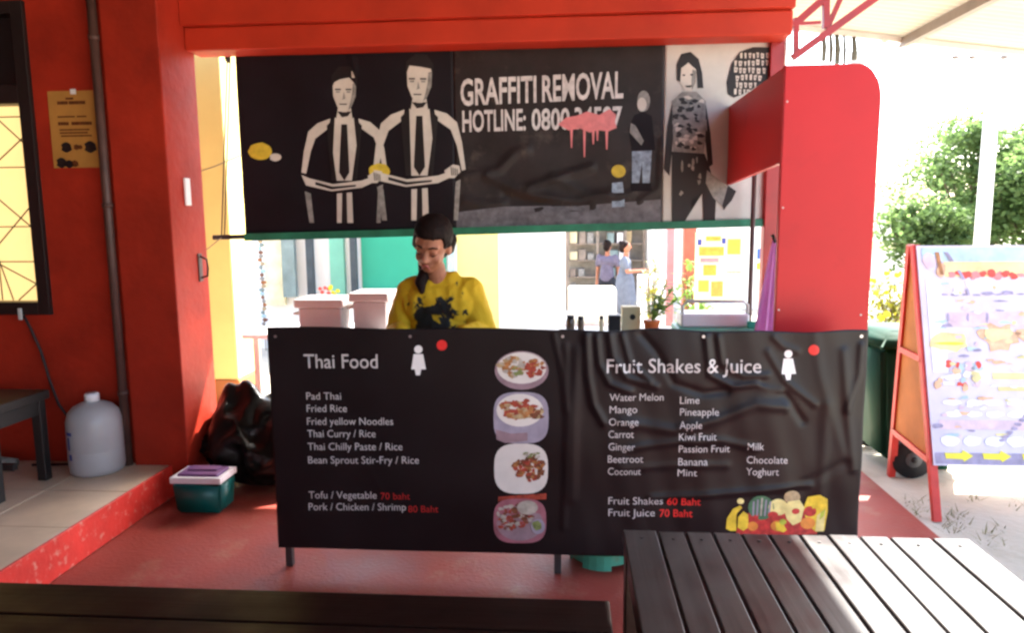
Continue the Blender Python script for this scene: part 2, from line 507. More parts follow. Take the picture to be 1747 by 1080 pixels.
# wall around the window (four pieces butted end to end)
WX0, WX1, WZ0, WZ1 = -3.55, -2.64, 0.98, 2.47
bm = B()
box(bm, WX1, -2.235, WY, 3.66, PLZ - .02, 2.75)
box(bm, -6.0, WX0, WY, 3.66, PLZ - .02, 2.75)
box(bm, WX0, WX1, WY, 3.66, PLZ - .02, WZ0)
box(bm, WX0, WX1, WY, 3.66, WZ1, 2.75)
finish('wall', bm, 'red_wall', shop)
pbox('column', 'red_wall', shop, -2.232, -1.945, 3.46, 3.80, 0.002, 2.76, bev=0.006)
# beam above the opening and the upper panel
pbox('beam', 'red_beam', shop, -1.944, 1.085, 3.70, 3.86, 2.285, 2.40, bev=0.008)
pbox('fascia', 'red_beam', shop, -1.944, 1.085, 3.665, 3.80, 2.402, 2.78, bev=0.004)
pbox('post', 'red_steel', shop, 1.03, 1.10, 3.868, 3.935, 0.0, 2.75, bev=0.004)
pbox('roof', 'roof_under', shop, -6.0, 1.20, 3.2, 5.20, 2.79, 2.85)  # unseen overhang, carried back to keep sun off the floor
pbox('roof', 'roof_under', shop, -6.0, 1.46, -9.0, 3.198, 2.79, 2.85)  # unseen; extent and dark underside chosen to shade the interior and table
pbox('back_wall', 'red_wall', shop, -6.0, 1.46, -9.12, -9.002, 0, 2.85)  # unseen, added behind the camera to block light and darken the interior
pbox('side_wall', 'red_wall', shop, -6.12, -6.002, -9.0, 3.66, 0, 2.78)  # unseen, added to block light from the left
# drain pipe
bm = B(); tube(bm, [(-2.262, 3.452, PLZ + .002), (-2.262, 3.452, 2.76)], 0.021, 10)
dp = finish('drain_pipe', bm, 'pipe_brown', shop, True)
for z in (0.55, 1.5, 2.3):
    bm = B(); tube(bm, [(-2.262, 3.452, z - .012), (-2.262, 3.452, z + .012)], 0.025, 10)
    finish('clip', bm, 'pipe_brown', dp, True)
# window
def win_frame():
    bm = B()
    t = 0.055
    box(bm, WX1 - t, WX1 + .008, 3.475, 3.60, WZ0 - .03, WZ1 + .02, .003)
    box(bm, WX0 - .008, WX0 + t, 3.475, 3.60, WZ0 - .03, WZ1 + .02, .003)
    box(bm, WX0 + t, WX1 - t, 3.476, 3.60, WZ0 - .03, WZ0 + .035, .003)
    box(bm, WX0 + t, WX1 - t, 3.476, 3.60, WZ1 - .04, WZ1 + .02, .003)
    box(bm, WX0 + t, WX1 - t, 3.477, 3.60, 2.005, 2.095, .003)
    return finish('window', bm, 'frame_black', shop)
win = win_frame()
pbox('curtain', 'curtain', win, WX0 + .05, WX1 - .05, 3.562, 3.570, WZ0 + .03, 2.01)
pbox('transom_pane', 'print_black', win, WX0 + .05, WX1 - .05, 3.55, 3.56, 2.09, WZ1 - .03)
gx0, gx1, gz0, gz1 = WX0 + .055, WX1 - .055, WZ0 + .035, 2.005
gm = [((gx1, 1.40), (gx0, 1.40)), ((gx1, 1.70), (gx0, 1.70)), ((gx1, 1.22), (gx0, 1.22)), ((gx1, 1.78), (gx1 - .23, 2.0)), ((gx1 - .33, 1.62), (gx1, 1.88)),
      ((gx1, 1.54), (gx1 - .50, 1.04)), ((gx1 - .5, 1.80), (gx1, 1.36)), ((gx1 - .26, 1.22), (gx1, 1.08)), ((gx1 - .18, 1.02), (gx1 - .30, 1.45)),
      ((gx1 - .15, 1.02), (gx1, 1.14)), ((gx1, 1.95), (gx0, 1.95)), ((gx1 - .24, 1.02), (gx1 - .24, 1.22))]
for a, b in gm:
    bm = B(); tube(bm, [(a[0], 3.54, a[1]), (b[0], 3.54, b[1])], 0.0032, 6)
    finish('grille_bar', bm, 'cable', win)
bm = B(); box(bm, -2.80, -2.782, 3.466, 3.476, .925, .985, .002)
finish('latch', bm, 'pale_steel', win)
# fittings on the column's lit side
bm = B(); box(bm, -1.946, -1.934, 3.60, 3.65, 1.50, 1.64, .004)
tag(finish('switch_plate', bm, 'white_plastic', origin=(-1.94, 3.62, 1.5)), 'small white switch plate on the lit side of the red column', 'switch')
hk = thing('door_handle', 'small dark rusty handle on the lit side of the red column', 'handle', (-1.94, 3.70, 1.14))
bm = B(); box(bm, -1.946, -1.938, 3.69, 3.73, 1.10, 1.25, .003); finish('plate', bm, 'pipe_brown', hk)
bm = B(); tube(bm, [(-1.94, 3.71, 1.12), (-1.905, 3.71, 1.13), (-1.90, 3.71, 1.17), (-1.905, 3.71, 1.22), (-1.94, 3.71, 1.235)], 0.006, 6); finish('grip', bm, 'pipe_brown', hk, True)

# truss that carries the awning, leaving the post to the upper right
tr = thing('roof_truss', 'red steel lattice truss rising right from the corner post', 'truss', (1.07, 3.84, 2.2))
def tp(x, y):
    return PY(x, y, 3.84)
def tbar(n, a, b, w):
    bm = B(); bar(bm, tp(*a), tp(*b), w, w); finish(n, bm, 'red_steel', tr)
tbar('lower_chord', (1352, 98), (1560, -52), 0.036)
tbar('upper_chord', (1352, 44), (1470, -60), 0.036)
tbar('web_bar', (1409, 48), (1409, -14), 0.030)
tbar('web_bar', (1414, 42), (1452, -44), 0.022)
tbar('web_bar', (1362, 40), (1400, 38), 0.016)
tbar('end_bar', (1358, 96), (1358, 30), 0.024)

# poster on the wall
po = thing('wall_notice', 'tan paper notice with dark print taped to the red wall', 'notice', (-2.42, 3.49, 1.69))
pbox('paper', 'paper_tan', po, -2.553, -2.288, 3.4935, 3.4985, 1.69, 2.062)
def npr(name, x0, x1, z0, z1, m='print_darkbrown'):
    pbox(name, m, po, x0, x1, 3.4915, 3.4932, z0, z1)
mat('print_darkbrown', (0.12, 0.035, 0.01), 0.7, 0.2, var=0.5, vscale=60)
for (x0, x1, zc, h) in [(-2.505, -2.45, 2.005, .016), (-2.445, -2.36, 2.005, .016), (-2.46, -2.42, 2.025, .010), (-2.51, -2.455, 1.905, .016), (-2.44, -2.335, 1.905, .016),
                        (-2.51, -2.42, 1.938, .007), (-2.41, -2.36, 1.938, .007), (-2.505, -2.35, 1.875, .007), (-2.505, -2.36, 1.86, .007), (-2.50, -2.34, 1.845, .007)]:
    npr('print_line', x0, x1, zc - h / 2, zc + h / 2)
for (cx, cz, r) in [(-2.478, 1.79, .026), (-2.353, 1.79, .030), (-2.425, 1.79, .014), (-2.405, 1.79, .011), (-2.51, 1.715, .026), (-2.47, 1.708, .02), (-2.44, 1.71, .017)]:
    bm = B()
    prism_xz(bm, [(cx + r * (1 + .25 * math.sin(3 * k)) * math.cos(k * math.pi / 6), cz + r * math.sin(k * math.pi / 6)) for k in range(12)], 3.4915, 3.4932)
    finish('print_spot', bm, 'print_black' if r > .018 else 'print_darkbrown', po)
bm = B(); box(bm, -2.432, -2.402, 3.4905, 3.4915, 2.045, 2.07); finish('tape', bm, 'white_plastic', po)

# cable down the wall from the window
bm = B()
pts = [PY(x, y, 3.485) for x, y in [(40, 538), (52, 560), (70, 600), (85, 650), (100, 690), (118, 715)]] + [Vector((-2.50, 3.46, .33)), Vector((-2.56, 3.42, PLZ + .012)), Vector((-2.75, 3.40, PLZ + .012))]
tube(bm, pts, 0.007, 6)
tag(finish('power_cable', bm, 'cable', None, True, (-2.6, 3.46, PLZ)), 'dark cable running down the red wall beneath the window', 'cable')

# dark wooden side table at the left edge
st = thing('wooden_bench', 'dark wooden bench on the tiled platform below the window', 'bench', (-2.98, 2.95, PLZ))
lp = PZ(82, 818, PLZ)
sx1, sy1 = lp.x + .01, lp.y + .02
def stb(n, *a, **k): pbox(n, 'black_wood', st, *a, **k)
stb('seat', sx1 - 1.15, sx1 + .012, sy1 - .36, sy1 + .02, PLZ + .40, PLZ + .445, bev=.006)
stb('apron', sx1 - 1.12, sx1 - .015, sy1 - .335, sy1 - .315, PLZ + .335, PLZ + .40)
stb('apron', sx1 - .022, sx1 - .002, sy1 - .31, sy1 - .05, PLZ + .335, PLZ + .40)
for dx in (0, -1.08):
    for dy in (0, -.30):
        stb('leg', sx1 - .045 + dx, sx1 + dx, sy1 - .045 + dy, sy1 + dy, PLZ, PLZ + .40, bev=.004)
stb('stretcher', sx1 - 1.09, sx1 - .045, sy1 - .19, sy1 - .16, PLZ + .10, PLZ + .13)
bm = B(); tube(bm, [(sx1 - .9, sy1 + .18, PLZ + .03), (sx1 - .55, sy1 + .16, PLZ + .03), (sx1 - .3, sy1 + .14, PLZ + .025)], [.03, .034, .022], 8)
tag(finish('rolled_mat', bm, 'print_grey', None, True, (sx1 - .6, sy1 + .16, PLZ)), 'dark rolled mat lying on the tiles beneath the wooden bench', 'mat')

# water jug
jc = Vector((-2.37, 3.366, PLZ))
jug = thing('water_jug', 'white translucent plastic water jug with cap on the tiles', 'jug', jc)
bm = B()
lathe(bm, jc, [(.105, 0.0), (.122, .010), (.127, .035), (.127, .12), (.1255, .125), (.127, .13), (.1265, .22), (.125, .27), (.114, .312), (.090, .340), (.058, .356), (.034, .364), (.030, .375)], 32)
finish('bottle', bm, 'jug', jug, True)
bm = B(); lathe(bm, jc + Vector((0, 0, .365)), [(.034, 0), (.034, .034), (.030, .040)], 20); finish('cap', bm, 'white_plastic', jug, True)
for (a0, z0, z1, w) in [(-1.95, .215, .232, .34), (-1.90, .14, .205, .15), (-1.86, .09, .12, .18)]:
    bm = B()
    n = 6
    lo = [bm.verts.new(jc + Vector((.1285 * math.cos(a0 + w * k / n - .25), .1285 * math.sin(a0 + w * k / n - .25), z0))) for k in range(n + 1)]
    hi = [bm.verts.new(jc + Vector((.1285 * math.cos(a0 + w * k / n - .25), .1285 * math.sin(a0 + w * k / n - .25), z1))) for k in range(n + 1)]
    for k in range(n): bm.faces.new((lo[k], lo[k + 1], hi[k + 1], hi[k]))
    finish('label_print', bm, 'label_blue', jug, True)

# small cool box
cx0, cx1, cy0, cy1 = -1.912, -1.664, 3.23, 3.40
ck = thing('cool_box', 'small teal cool box with white rim and purple lid on red floor', 'cool box', (-1.8, 3.26, 0))
bm = B()
hexa(bm, [(cx0 + .012, cy0 + .012, .002), (cx1 - .012, cy0 + .012, .002), (cx1 - .012, cy1 - .012, .002), (cx0 + .012, cy1 - .012, .002),
          (cx0, cy0, .155), (cx1, cy0, .155), (cx1, cy1, .155), (cx0, cy1, .155)])
bmesh.ops.bevel(bm, geom=bm.edges[:], offset=.012, segments=3, affect='EDGES')
finish('body', bm, 'teal_plastic', ck, True)
bm = B()
box(bm, cx0 - .004, cx1 + .004, cy0 - .004, cy0 + .02, .156, .187, .004)
box(bm, cx0 - .004, cx1 + .004, cy1 - .02, cy1 + .004, .156, .187, .004)
box(bm, cx0 - .003, cx0 + .02, cy0 + .02, cy1 - .02, .156, .1868, .003)
box(bm, cx1 - .02, cx1 + .003, cy0 + .02, cy1 - .02, .156, .1868, .003)
finish('rim', bm, 'white_plastic', ck)
lid = pbox('lid', 'purple_plastic', ck, cx0 + .021, cx1 - .021, cy0 + .021, cy1 - .021, .15, .198, bev=.008)
pbox('lid_handle', 'purple_plastic', lid, cx0 + .05, cx1 - .05, cy0 + .07, cy0 + .13, .1985, .206, bev=.003)

# bin bag heap
def bag_mesh():
    bm = B()
    bmesh.ops.create_icosphere(bm, subdivisions=5, radius=1.0)
    from mathutils import noise
    for v in bm.verts:
        p = v.co.copy()
        a = math.atan2(p.y, p.x)
        # sack body with a slumped peak at the upper left
        w = 0.40 * (1 - .40 * max(0, p.z) ** 1.2)
        x = p.x * w
        y = p.y * w * .72
        z = p.z
        z = 0.30 + z * .30 if z < 0 else 0.30 + z * .27
        x += -0.02 * max(0, p.z) * 2
        q = Vector((p.x * 1.7, p.y * 1.7, p.z * 1.2))
        f1 = abs(noise.noise(q * 1.6 + Vector((3, 1, 2))))
        f2 = abs(noise.noise(Vector((p.x * 4.5 + p.z * 2.5, p.y * 4.5, p.z * 2.2)) + Vector((7, 7, 7))))
        d = 1.0 - .22 * f1 * 1.6 - .10 * f2 - .05 * abs(noise.noise(p * 9.0))
        x *= d; y *= d
        z = max(0.003, z * (0.90 + .22 * noise.noise(q * 1.3)) - .02)
        v.co = Vector((x, y, z))
    # drawn-up neck
    for v in bm.verts:
        c = Vector((-.16, 0, .48))
        dd = (Vector((v.co.x, v.co.y, v.co.z)) - c).length
        k = math.exp(-(dd / .13) ** 2)
        v.co += Vector((-.03, 0, .15)) * k
    return bm
bc = Vector((-1.62, 3.72, 0))
bm = bag_mesh()
bmesh.ops.translate(bm, verts=bm.verts, vec=bc)
bg1 = finish('rubbish_bag', bm, 'bin_bag', None, True, bc)
bg1.scale = (1.0, 1.0, 0.92)
tag(bg1, 'large crumpled black plastic rubbish bag heaped beside the counter', 'bag')

# ------------------------------------------------------------------ printed banners: relief function and print pieces
RIDGES = []
def ridge(pts, amp, width, Y):
    w = [PY(x, y, Y) for x, y in pts]
    RIDGES.append((np.array([(p.x, p.z) for p in w]), amp, width))
MY = 2.70
RIDGES_MENU = []
def seg_dist(P, a, b):
    ab = b - a
    t = np.clip(((P - a) @ ab) / (ab @ ab + 1e-9), 0, 1)
    return np.linalg.norm(P - (a + t[:, None] * ab), axis=1), t
def relief(P, ridges):
    out = np.zeros(len(P))
    for poly, amp, width in ridges:
        dmin = np.full(len(P), 9.0)
        for i in range(len(poly) - 1):
            d, t = seg_dist(P, poly[i], poly[i + 1])
            dmin = np.minimum(dmin, d)
        out += amp * np.exp(-(dmin / width) ** 2)
    return out
def menu_relief(P):
    out = relief(P, RIDGES_MENU) * .5
    x, z = P[:, 0], P[:, 1]
    rm = np.clip((x + .02) / .25, 0, 1)
    out += rm * (.002 * np.sin(x * 23 + z * 5) + .002 * np.sin(z * 19 - x * 7) + .0006 * np.sin(x * 61 + z * 17))
    out += .0012 * np.sin(x * 9 + 1) + .0008 * np.sin(z * 14 + x * 6)
    return out
for pts, amp, w in [
    ([(1000, 572), (1003, 640), (1012, 690), (1030, 722)], .016, .014), ([(1018, 575), (1022, 620), (1040, 655), (1075, 668)], .014, .012),
    ([(1040, 572), (1046, 610), (1070, 645), (1120, 660)], .013, .012), ([(1062, 572), (1075, 620), (1110, 650)], .012, .010),
    ([(1095, 572), (1120, 600), (1150, 655), (1200, 672), (1240, 668)], -.012, .014),
    ([(1205, 575), (1212, 640), (1250, 660), (1290, 655), (1330, 668)], .016, .013), ([(1225, 575), (1232, 620), (1270, 642), (1310, 640)], .011, .011),
    ([(1320, 575), (1335, 590), (1360, 600)], .010, .012), ([(1300, 655), (1340, 675), (1370, 720)], -.012, .014), ([(1310, 600), (1340, 650), (1390, 690)], .010, .012),
    ([(1060, 720), (1150, 735), (1220, 718), (1290, 690), (1340, 695)], .013, .020), ([(1070, 765), (1150, 755), (1230, 752), (1290, 765)], .010, .014),
    ([(1110, 850), (1200, 845), (1290, 838), (1380, 828)], .012, .013), ([(1060, 800), (1150, 795), (1240, 795)], .007, .014),
    ([(1440, 600), (1445, 690), (1455, 800)], .012, .016), ([(1470, 590), (1466, 640), (1445, 700)], .012, .012), ([(1410, 690), (1405, 780), (1400, 850)], .008, .020),
    ([(985, 600), (978, 700), (975, 850)], .010, .022), ([(1330, 850), (1440, 790)], -.008, .02), ([(1390, 570), (1400, 640), (1440, 780)], .006, .018),
    ([(965, 590), (968, 700), (962, 900)], .006, .012), ([(620, 780), (650, 840), (665, 900)], .002, .01), ([(945, 570), (960, 640), (965, 700)], .006, .01)]:
    wp = [PY(x, y, MY) for x, y in pts]
    RIDGES_MENU.append((np.array([(p.x, p.z) for p in wp]), amp, w))
BY = 3.90
RIDGES_BAN = []
for pts, amp, w in [([(790, 300), (850, 290), (880, 260), (900, 255)], .010, .020), ([(830, 300), (900, 330), (980, 345), (1040, 330)], .012, .018), ([(900, 320), (960, 300), (1010, 285)], .012, .016),
                    ([(860, 335), (930, 350), (1000, 352)], -.010, .016), ([(1130, 240), (1126, 320), (1090, 345)], .008, .015), ([(790, 340), (830, 350), (860, 345)], .010, .014),
                    ([(600, 90), (605, 130)], .006, .012), ([(420, 330), (520, 345)], .005, .03), ([(940, 300), (1000, 330), (1060, 335)], .009, .012), ([(1010, 350), (1080, 330)], .008, .012)]:
    wp = [PY(x, y, BY) for x, y in pts]
    RIDGES_BAN.append((np.array([(p.x, p.z) for p in wp]), amp, w))
def ban_relief(P):
    x, z = P[:, 0], P[:, 1]
    return relief(P, RIDGES_BAN) + .004 * np.sin(x * 5) + .003 * np.sin(x * 13 + z * 6)
def apply_relief(bm, Y, off, fn):
    P = np.array([(v.co.x, v.co.z) for v in bm.verts])
    r = fn(P)
    for v, d in zip(bm.verts, r):
        v.co.y = Y - off - float(d)
def grid_cut(bm, step):
    xs = [v.co.x for v in bm.verts]; zs = [v.co.z for v in bm.verts]
    if not xs:
        return
    x = math.ceil(min(xs) / step) * step
    while x < max(xs):
        bmesh.ops.bisect_plane(bm, geom=bm.verts[:] + bm.edges[:] + bm.faces[:], plane_co=(x, 0, 0), plane_no=(1, 0, 0)); x += step
    z = math.ceil(min(zs) / step) * step
    while z < max(zs):
        bmesh.ops.bisect_plane(bm, geom=bm.verts[:] + bm.edges[:] + bm.faces[:], plane_co=(0, 0, z), plane_no=(0, 0, 1)); z += step
def sheet(name, m, parent, x0, x1, z0, z1, Y, off, fn, nx, nz, thick=0.0, edge=None):
    bm = B()
    g = []
    for j in range(nz + 1):
        row = []
        for i in range(nx + 1):
            u, t = i / nx, j / nz
            zb = z0 if not callable(z0) else z0(u)
            zt = z1 if not callable(z1) else z1(u)
            row.append(bm.verts.new((x0 + u * (x1 - x0), Y, zb + t * (zt - zb))))
        g.append(row)
    for j in range(nz):
        for i in range(nx):
            bm.faces.new((g[j][i], g[j][i + 1], g[j + 1][i + 1], g[j + 1][i]))
    apply_relief(bm, Y, off, fn)
    if thick > 0:
        r = bmesh.ops.extrude_face_region(bm, geom=bm.faces[:])
        for v in r['geom']:
            if isinstance(v, bmesh.types.BMVert):
                v.co.y += thick
    return finish(name, bm, m, parent, True)
def poly_px(name, m, parent, pts, Y, off, fn, step=.05):
    """flat printed shape, given in photo pixels, laid on the banner's relief"""
    w = [PY(x, y, Y) for x, y in pts]
    bm = B()
    bm.faces.new([bm.verts.new((p.x, Y, p.z)) for p in w])
    bmesh.ops.triangulate(bm, faces=bm.faces[:])
    grid_cut(bm, step)
    apply_relief(bm, Y, off, fn)
    for f in bm.faces:
        f.normal_update()
        if f.normal.y > 0: f.normal_flip()
    return finish(name, bm, m, parent, True, normals=False)
def disc(cx, cy, rx, ry, n=20, wob=0.0, sup=2.0):
    pts = []
    for k in range(n):
        t = 2 * math.pi * k / n
        c, s = math.cos(t), math.sin(t)
        w = 1 + rnd.uniform(-wob, wob)
        pts.append((cx + rx * w * math.copysign(abs(c) ** (2 / sup), c), cy + ry * w * math.copysign(abs(s) ** (2 / sup), s)))
    return pts
def text_px(body, m, parent, x0, yb, x1, cap, Y, off, fn, bold=0.0, yb2=None, name='lettering'):
    """text from pixel x0 to x1 on baseline yb with capital height cap (pixels)"""
    cu = bpy.data.curves.new('tmp_text', 'FONT')
    cu.body = body
    cu.resolution_u = 3
    cu.offset = bold
    to = bpy.data.objects.new('tmp_text', cu)
    COL.objects.link(to)
    dg = bpy.context.evaluated_depsgraph_get()
    me = bpy.data.meshes.new_from_object(to.evaluated_get(dg))
    bpy.data.objects.remove(to)
    bpy.data.curves.remove(cu)
    bm = B()
    bm.from_mesh(me)
    bpy.data.meshes.remove(me)
    p0 = PY(x0, yb, Y)
    p1 = PY(x1, yb if yb2 is None else yb2, Y)
    ph = PY(x0, yb - cap, Y)
    xs = [v.co.x for v in bm.verts]
    mn, mx_ = min(xs), max(xs)
    sxx = (p1.x - p0.x) / (mx_ - mn)
    szz = (ph.z - p0.z) / 0.73
    for v in bm.verts:
        u = (v.co.x - mn) / (mx_ - mn)
        v.co = Vector((p0.x + (v.co.x - mn) * sxx, Y, p0.z + (p1.z - p0.z) * u + v.co.y * szz))
    bmesh.ops.triangulate(bm, faces=bm.faces[:])
    grid_cut(bm, .06)
    apply_relief(bm, Y, off, fn)
    for f in bm.faces:
        f.normal_update()
        if f.normal.y > 0: f.normal_flip()
    return finish(name, bm, m, parent, normals=False)

# ------------------------------------------------------------------ menu counter
ct = thing('serving_table', 'steel frame serving table behind the left half of the black menu', 'table', (-.58, 2.9, 0))
def leg(parent, x, y, z1, m='dark_steel', w=.028):
    pbox('leg', m, parent, x, x + w, y, y + w, 0.001, z1, bev=.002)
for x in (-1.150, -.045):
    for y in (2.735, 3.05):
        leg(ct, x, y, .83)
pbox('top', 'steel', ct, -1.16, -.01, 2.73, 3.09, .832, .858, bev=.003)
pbox('lower_rail', 'steel', ct, -1.165, -.012, 2.7065, 2.7335, .098, .114)
pbox('side_rail', 'dark_steel', ct, -.042, -.022, 2.764, 3.05, .10, .125)
pbox('upright', 'dark_steel', ct, -1.15, -1.13, 2.711, 2.7315, .115, .985)
ct2 = thing('serving_table', 'steel frame serving table behind the wrinkled right half of the menu', 'table', (.55, 2.9, 0))
for x in (.30, 1.065):
    for y in (2.76, 3.05):
        leg(ct2, x, y, .80)
pbox('top', 'steel', ct2, .0, 1.09, 2.745, 2.87, .802, .828, bev=.003)
pbox('top_rail', 'dark_steel', ct2, -.005, 1.10, 2.735, 2.752, .955, .975)
pbox('upright', 'dark_steel', ct2, 1.075, 1.095, 2.7385, 2.7595, .829, .954)

mb = thing('menu_banner', 'long black printed menu banner hung along the front of the counter', 'banner', (0, MY, 0))
MX0, MX1 = -1.162, 1.108
def mtop(u):
    return 1.006 - .012 * u + .004 * math.sin(u * 40) * (1 if u > .5 else 0) + .003 * math.sin(u * 21)
def mbot(u):
    return .10 + .0 * u
sheet('sheet', 'vinyl_black', mb, MX0, MX1, mbot, mtop, MY, 0, menu_relief, 300, 120, .0025)
def MT(s, x0, yb, x1, cap=13, m='print_menu', bold=-0.002):
    text_px(s, m, mb, x0, yb, x1, cap, MY, .0022, menu_relief, bold)
MT('Thai Food', 519, 628, 645, 25, 'print_menu', .004)
for s, y, x1 in [('Pad Thai', 682, 582), ('Fried Rice', 703, 592), ('Fried yellow Noodles', 725, 671), ('Thai Curry / Rice', 746, 641), ('Thai Chilly Paste / Rice', 768, 687), ('Bean Sprout Stir-Fry / Rice', 791, 715)]:
    MT(s, 523 + (y - 682) * .03, y, x1)
MT('Tofu / Vegetable', 527, 851, 643); MT('70 baht', 650, 852, 700, 12, 'print_darkred')
MT('Pork / Chicken / Shrimp', 527, 871, 693); MT('80 Baht', 697, 874, 748, 12, 'print_darkred')
MT('Fruit Shakes & Juice', 1035, 636, 1298, 25, 'print_menu', .004)
for s, x0, y, x1 in [('Water Melon', 1040, 684, 1132), ('Mango', 1040, 705, 1087), ('Orange', 1039, 726, 1089), ('Carrot', 1038, 747, 1081), ('Ginger', 1038, 768, 1083), ('Beetroot', 1037, 789, 1097), ('Coconut', 1037, 810, 1093),
                     ('Lime', 1160, 689, 1193), ('Pineapple', 1160, 709, 1226), ('Apple', 1159, 731, 1197), ('Kiwi Fruit', 1158, 751, 1222), ('Passion Fruit', 1158, 772, 1245), ('Banana', 1157, 794, 1207), ('Mint', 1156, 813, 1189),
                     ('Milk', 1275, 768, 1303), ('Chocolate', 1274, 791, 1343), ('Yoghurt', 1273, 811, 1328), ('Fruit Shakes', 1038, 861, 1131), ('Fruit Juice', 1038, 881, 1117)]:
    MT(s, x0, y, x1)
MT('60 Baht', 1138, 862, 1195, 13, 'print_red', .012)
MT('70 Baht', 1125, 882, 1181, 13, 'print_red', .012)
def mp(m, pts, off=.0022, name='print'):
    poly_px(name, m, mb, pts, MY, off, menu_relief)
# plain standing figure and red dot beside each heading (generic stand-in marks)
for fx, fy, dx, dy in [(714, 590, 754, 589), (1345, 598, 1388, 597)]:
    mp('print_white', disc(fx, fy + 6, 7, 7, 14))
    mp('print_white', [(fx - 8, fy + 14), (fx + 8, fy + 14), (fx + 7, fy + 28), (fx + 13, fy + 40), (fx - 12, fy + 40), (fx - 7, fy + 28)])
    mp('print_white', [(fx - 6, fy + 40), (fx + 5, fy + 40), (fx + 3, fy + 50), (fx - 4, fy + 50)])
    mp('print_red', disc(dx, dy, 9, 9, 16))
# four pictures of dishes
mat('dish_mauve', (0.273, 0.186, 0.211), 0.5, 0.4, var=0.25, vscale=14)
mat('dish_lilac', (0.304, 0.277, 0.343), 0.5, 0.4, var=0.2, vscale=14)
mat('dish_white', (0.66, 0.63, 0.58), 0.5, 0.4, var=0.08, vscale=10)
mat('dish_rose', (0.308, 0.112, 0.14), 0.5, 0.4, var=0.3, vscale=16)
mat('food_red', (0.315, 0.049, 0.028), 0.5, 0.4, var=0.5, vscale=45)
mat('food_orange', (0.364, 0.154, 0.049), 0.5, 0.4, var=0.5, vscale=45)
mat('food_tan', (0.416, 0.304, 0.16), 0.5, 0.4, var=0.4, vscale=45)
mat('food_green', (0.18, 0.22, 0.07), 0.5, 0.4, var=0.5, vscale=45)
mat('food_brown', (0.16, 0.055, 0.025), 0.5, 0.4, var=0.6, vscale=45)
mat('food_pale', (0.413, 0.375, 0.315), 0.5, 0.4, var=0.3, vscale=30)
def scatter(cx, cy, rx, ry, n, mats, r0, r1, off):
    for k in range(n * 2):
        t, q = rnd.uniform(0, 6.28), math.sqrt(rnd.random())
        mp(mats[k % len(mats)], disc(cx + rx * q * math.cos(t), cy + ry * q * math.sin(t), rnd.uniform(r0, r1) * .72, rnd.uniform(r0, r1) * .5, 7, .4), off + .00025 * (k % 6), 'food_print')
mp('dish_mauve', disc(890, 632, 46, 33, 28), .0018, 'dish_print')
mp('dish_white', disc(890, 628, 42, 27, 26), .0021, 'dish_print')
scatter(873, 626, 22, 17, 22, ['food_tan', 'food_orange', 'food_pale'], 5, 10, .0025)
scatter(912, 628, 16, 14, 16, ['food_red', 'food_orange', 'food_red'], 5, 9, .0026)
scatter(884, 634, 10, 9, 6, ['food_green'], 3, 6, .0042)
mp('dish_lilac', disc(889, 713, 47, 44, 30, 0, 3.2), .0018, 'dish_print')
mp('dish_white', disc(887, 700, 40, 28, 26), .0021, 'dish_print')
mp('dish_mauve', [(846, 733), (872, 740), (900, 738), (900, 752), (862, 756), (847, 750)], .0021, 'dish_print')
scatter(884, 698, 30, 16, 34, ['food_red', 'food_orange', 'food_red', 'food_tan'], 5, 10, .0025)
scatter(914, 703, 14, 12, 8, ['food_tan', 'food_brown'], 5, 9, .003)
mp('dish_white', disc(889, 800, 46, 43, 30, 0, 3.0), .0018, 'dish_print')
mp('dish_white', disc(884, 802, 34, 30, 24), .0021, 'dish_print')
scatter(903, 800, 26, 20, 38, ['food_brown', 'food_red', 'food_brown', 'food_orange'], 4, 9, .0025)
scatter(908, 776, 14, 5, 8, ['food_green', 'food_pale'], 3, 6, .003)
mp('food_red', [(850, 848), (932, 842), (932, 852), (850, 856)], .0018, 'dish_print')
mp('dish_rose', disc(887, 889, 45, 38, 30, 0, 3.2), .0019, 'dish_print')
mp('dish_mauve', disc(887, 893, 40, 30, 26), .0021, 'dish_print')
scatter(884, 878, 34, 18, 30, ['food_red', 'food_pale', 'dish_rose', 'food_brown'], 4, 9, .0025)
scatter(868, 893, 16, 12, 14, ['food_brown', 'food_pale', 'food_red'], 3, 7, .003)
mp('food_pale', disc(900, 866, 18, 12, 16), .0042, 'food_print')
mp('dish_lilac', disc(918, 898, 12, 13, 16), .0042, 'food_print')
mp('food_green', disc(916, 897, 8, 8, 14, .2), .0045, 'food_print')
# fruit picture
mat('fr_yellow', (0.72, 0.52, 0.04), 0.5, 0.4, var=0.3, vscale=25)
mat('fr_pale', (0.72, 0.62, 0.24), 0.5, 0.4, var=0.2, vscale=25)
mat('fr_orange', (0.68, 0.24, 0.04), 0.5, 0.4, var=0.25, vscale=25)
mat('fr_red', (0.45, 0.035, 0.03), 0.5, 0.4, var=0.5, vscale=40)
mat('fr_green', (0.06, 0.16, 0.08), 0.5, 0.4, var=0.4, vscale=30)
mat('fr_lime', (0.40, 0.46, 0.05), 0.5, 0.4, var=0.4, vscale=30)
def fp(m, pts, off): mp(m, pts, off, 'fruit_print')
fp('fr_red', [(1262, 880), (1300, 868), (1392, 868), (1394, 912), (1255, 912)], .0022)
fp('fr_yellow', [(1238, 902), (1240, 884), (1250, 868), (1262, 862), (1266, 866), (1256, 876), (1252, 892), (1256, 906), (1246, 906)], .0026)
fp('fr_yellow', [(1258, 900), (1259, 882), (1268, 872), (1276, 878), (1277, 900), (1268, 906)], .0028)
fp('fr_pale', disc(1263, 855, 6, 5), .0026)
fp('fr_green', disc(1298, 866, 22, 21), .0028)
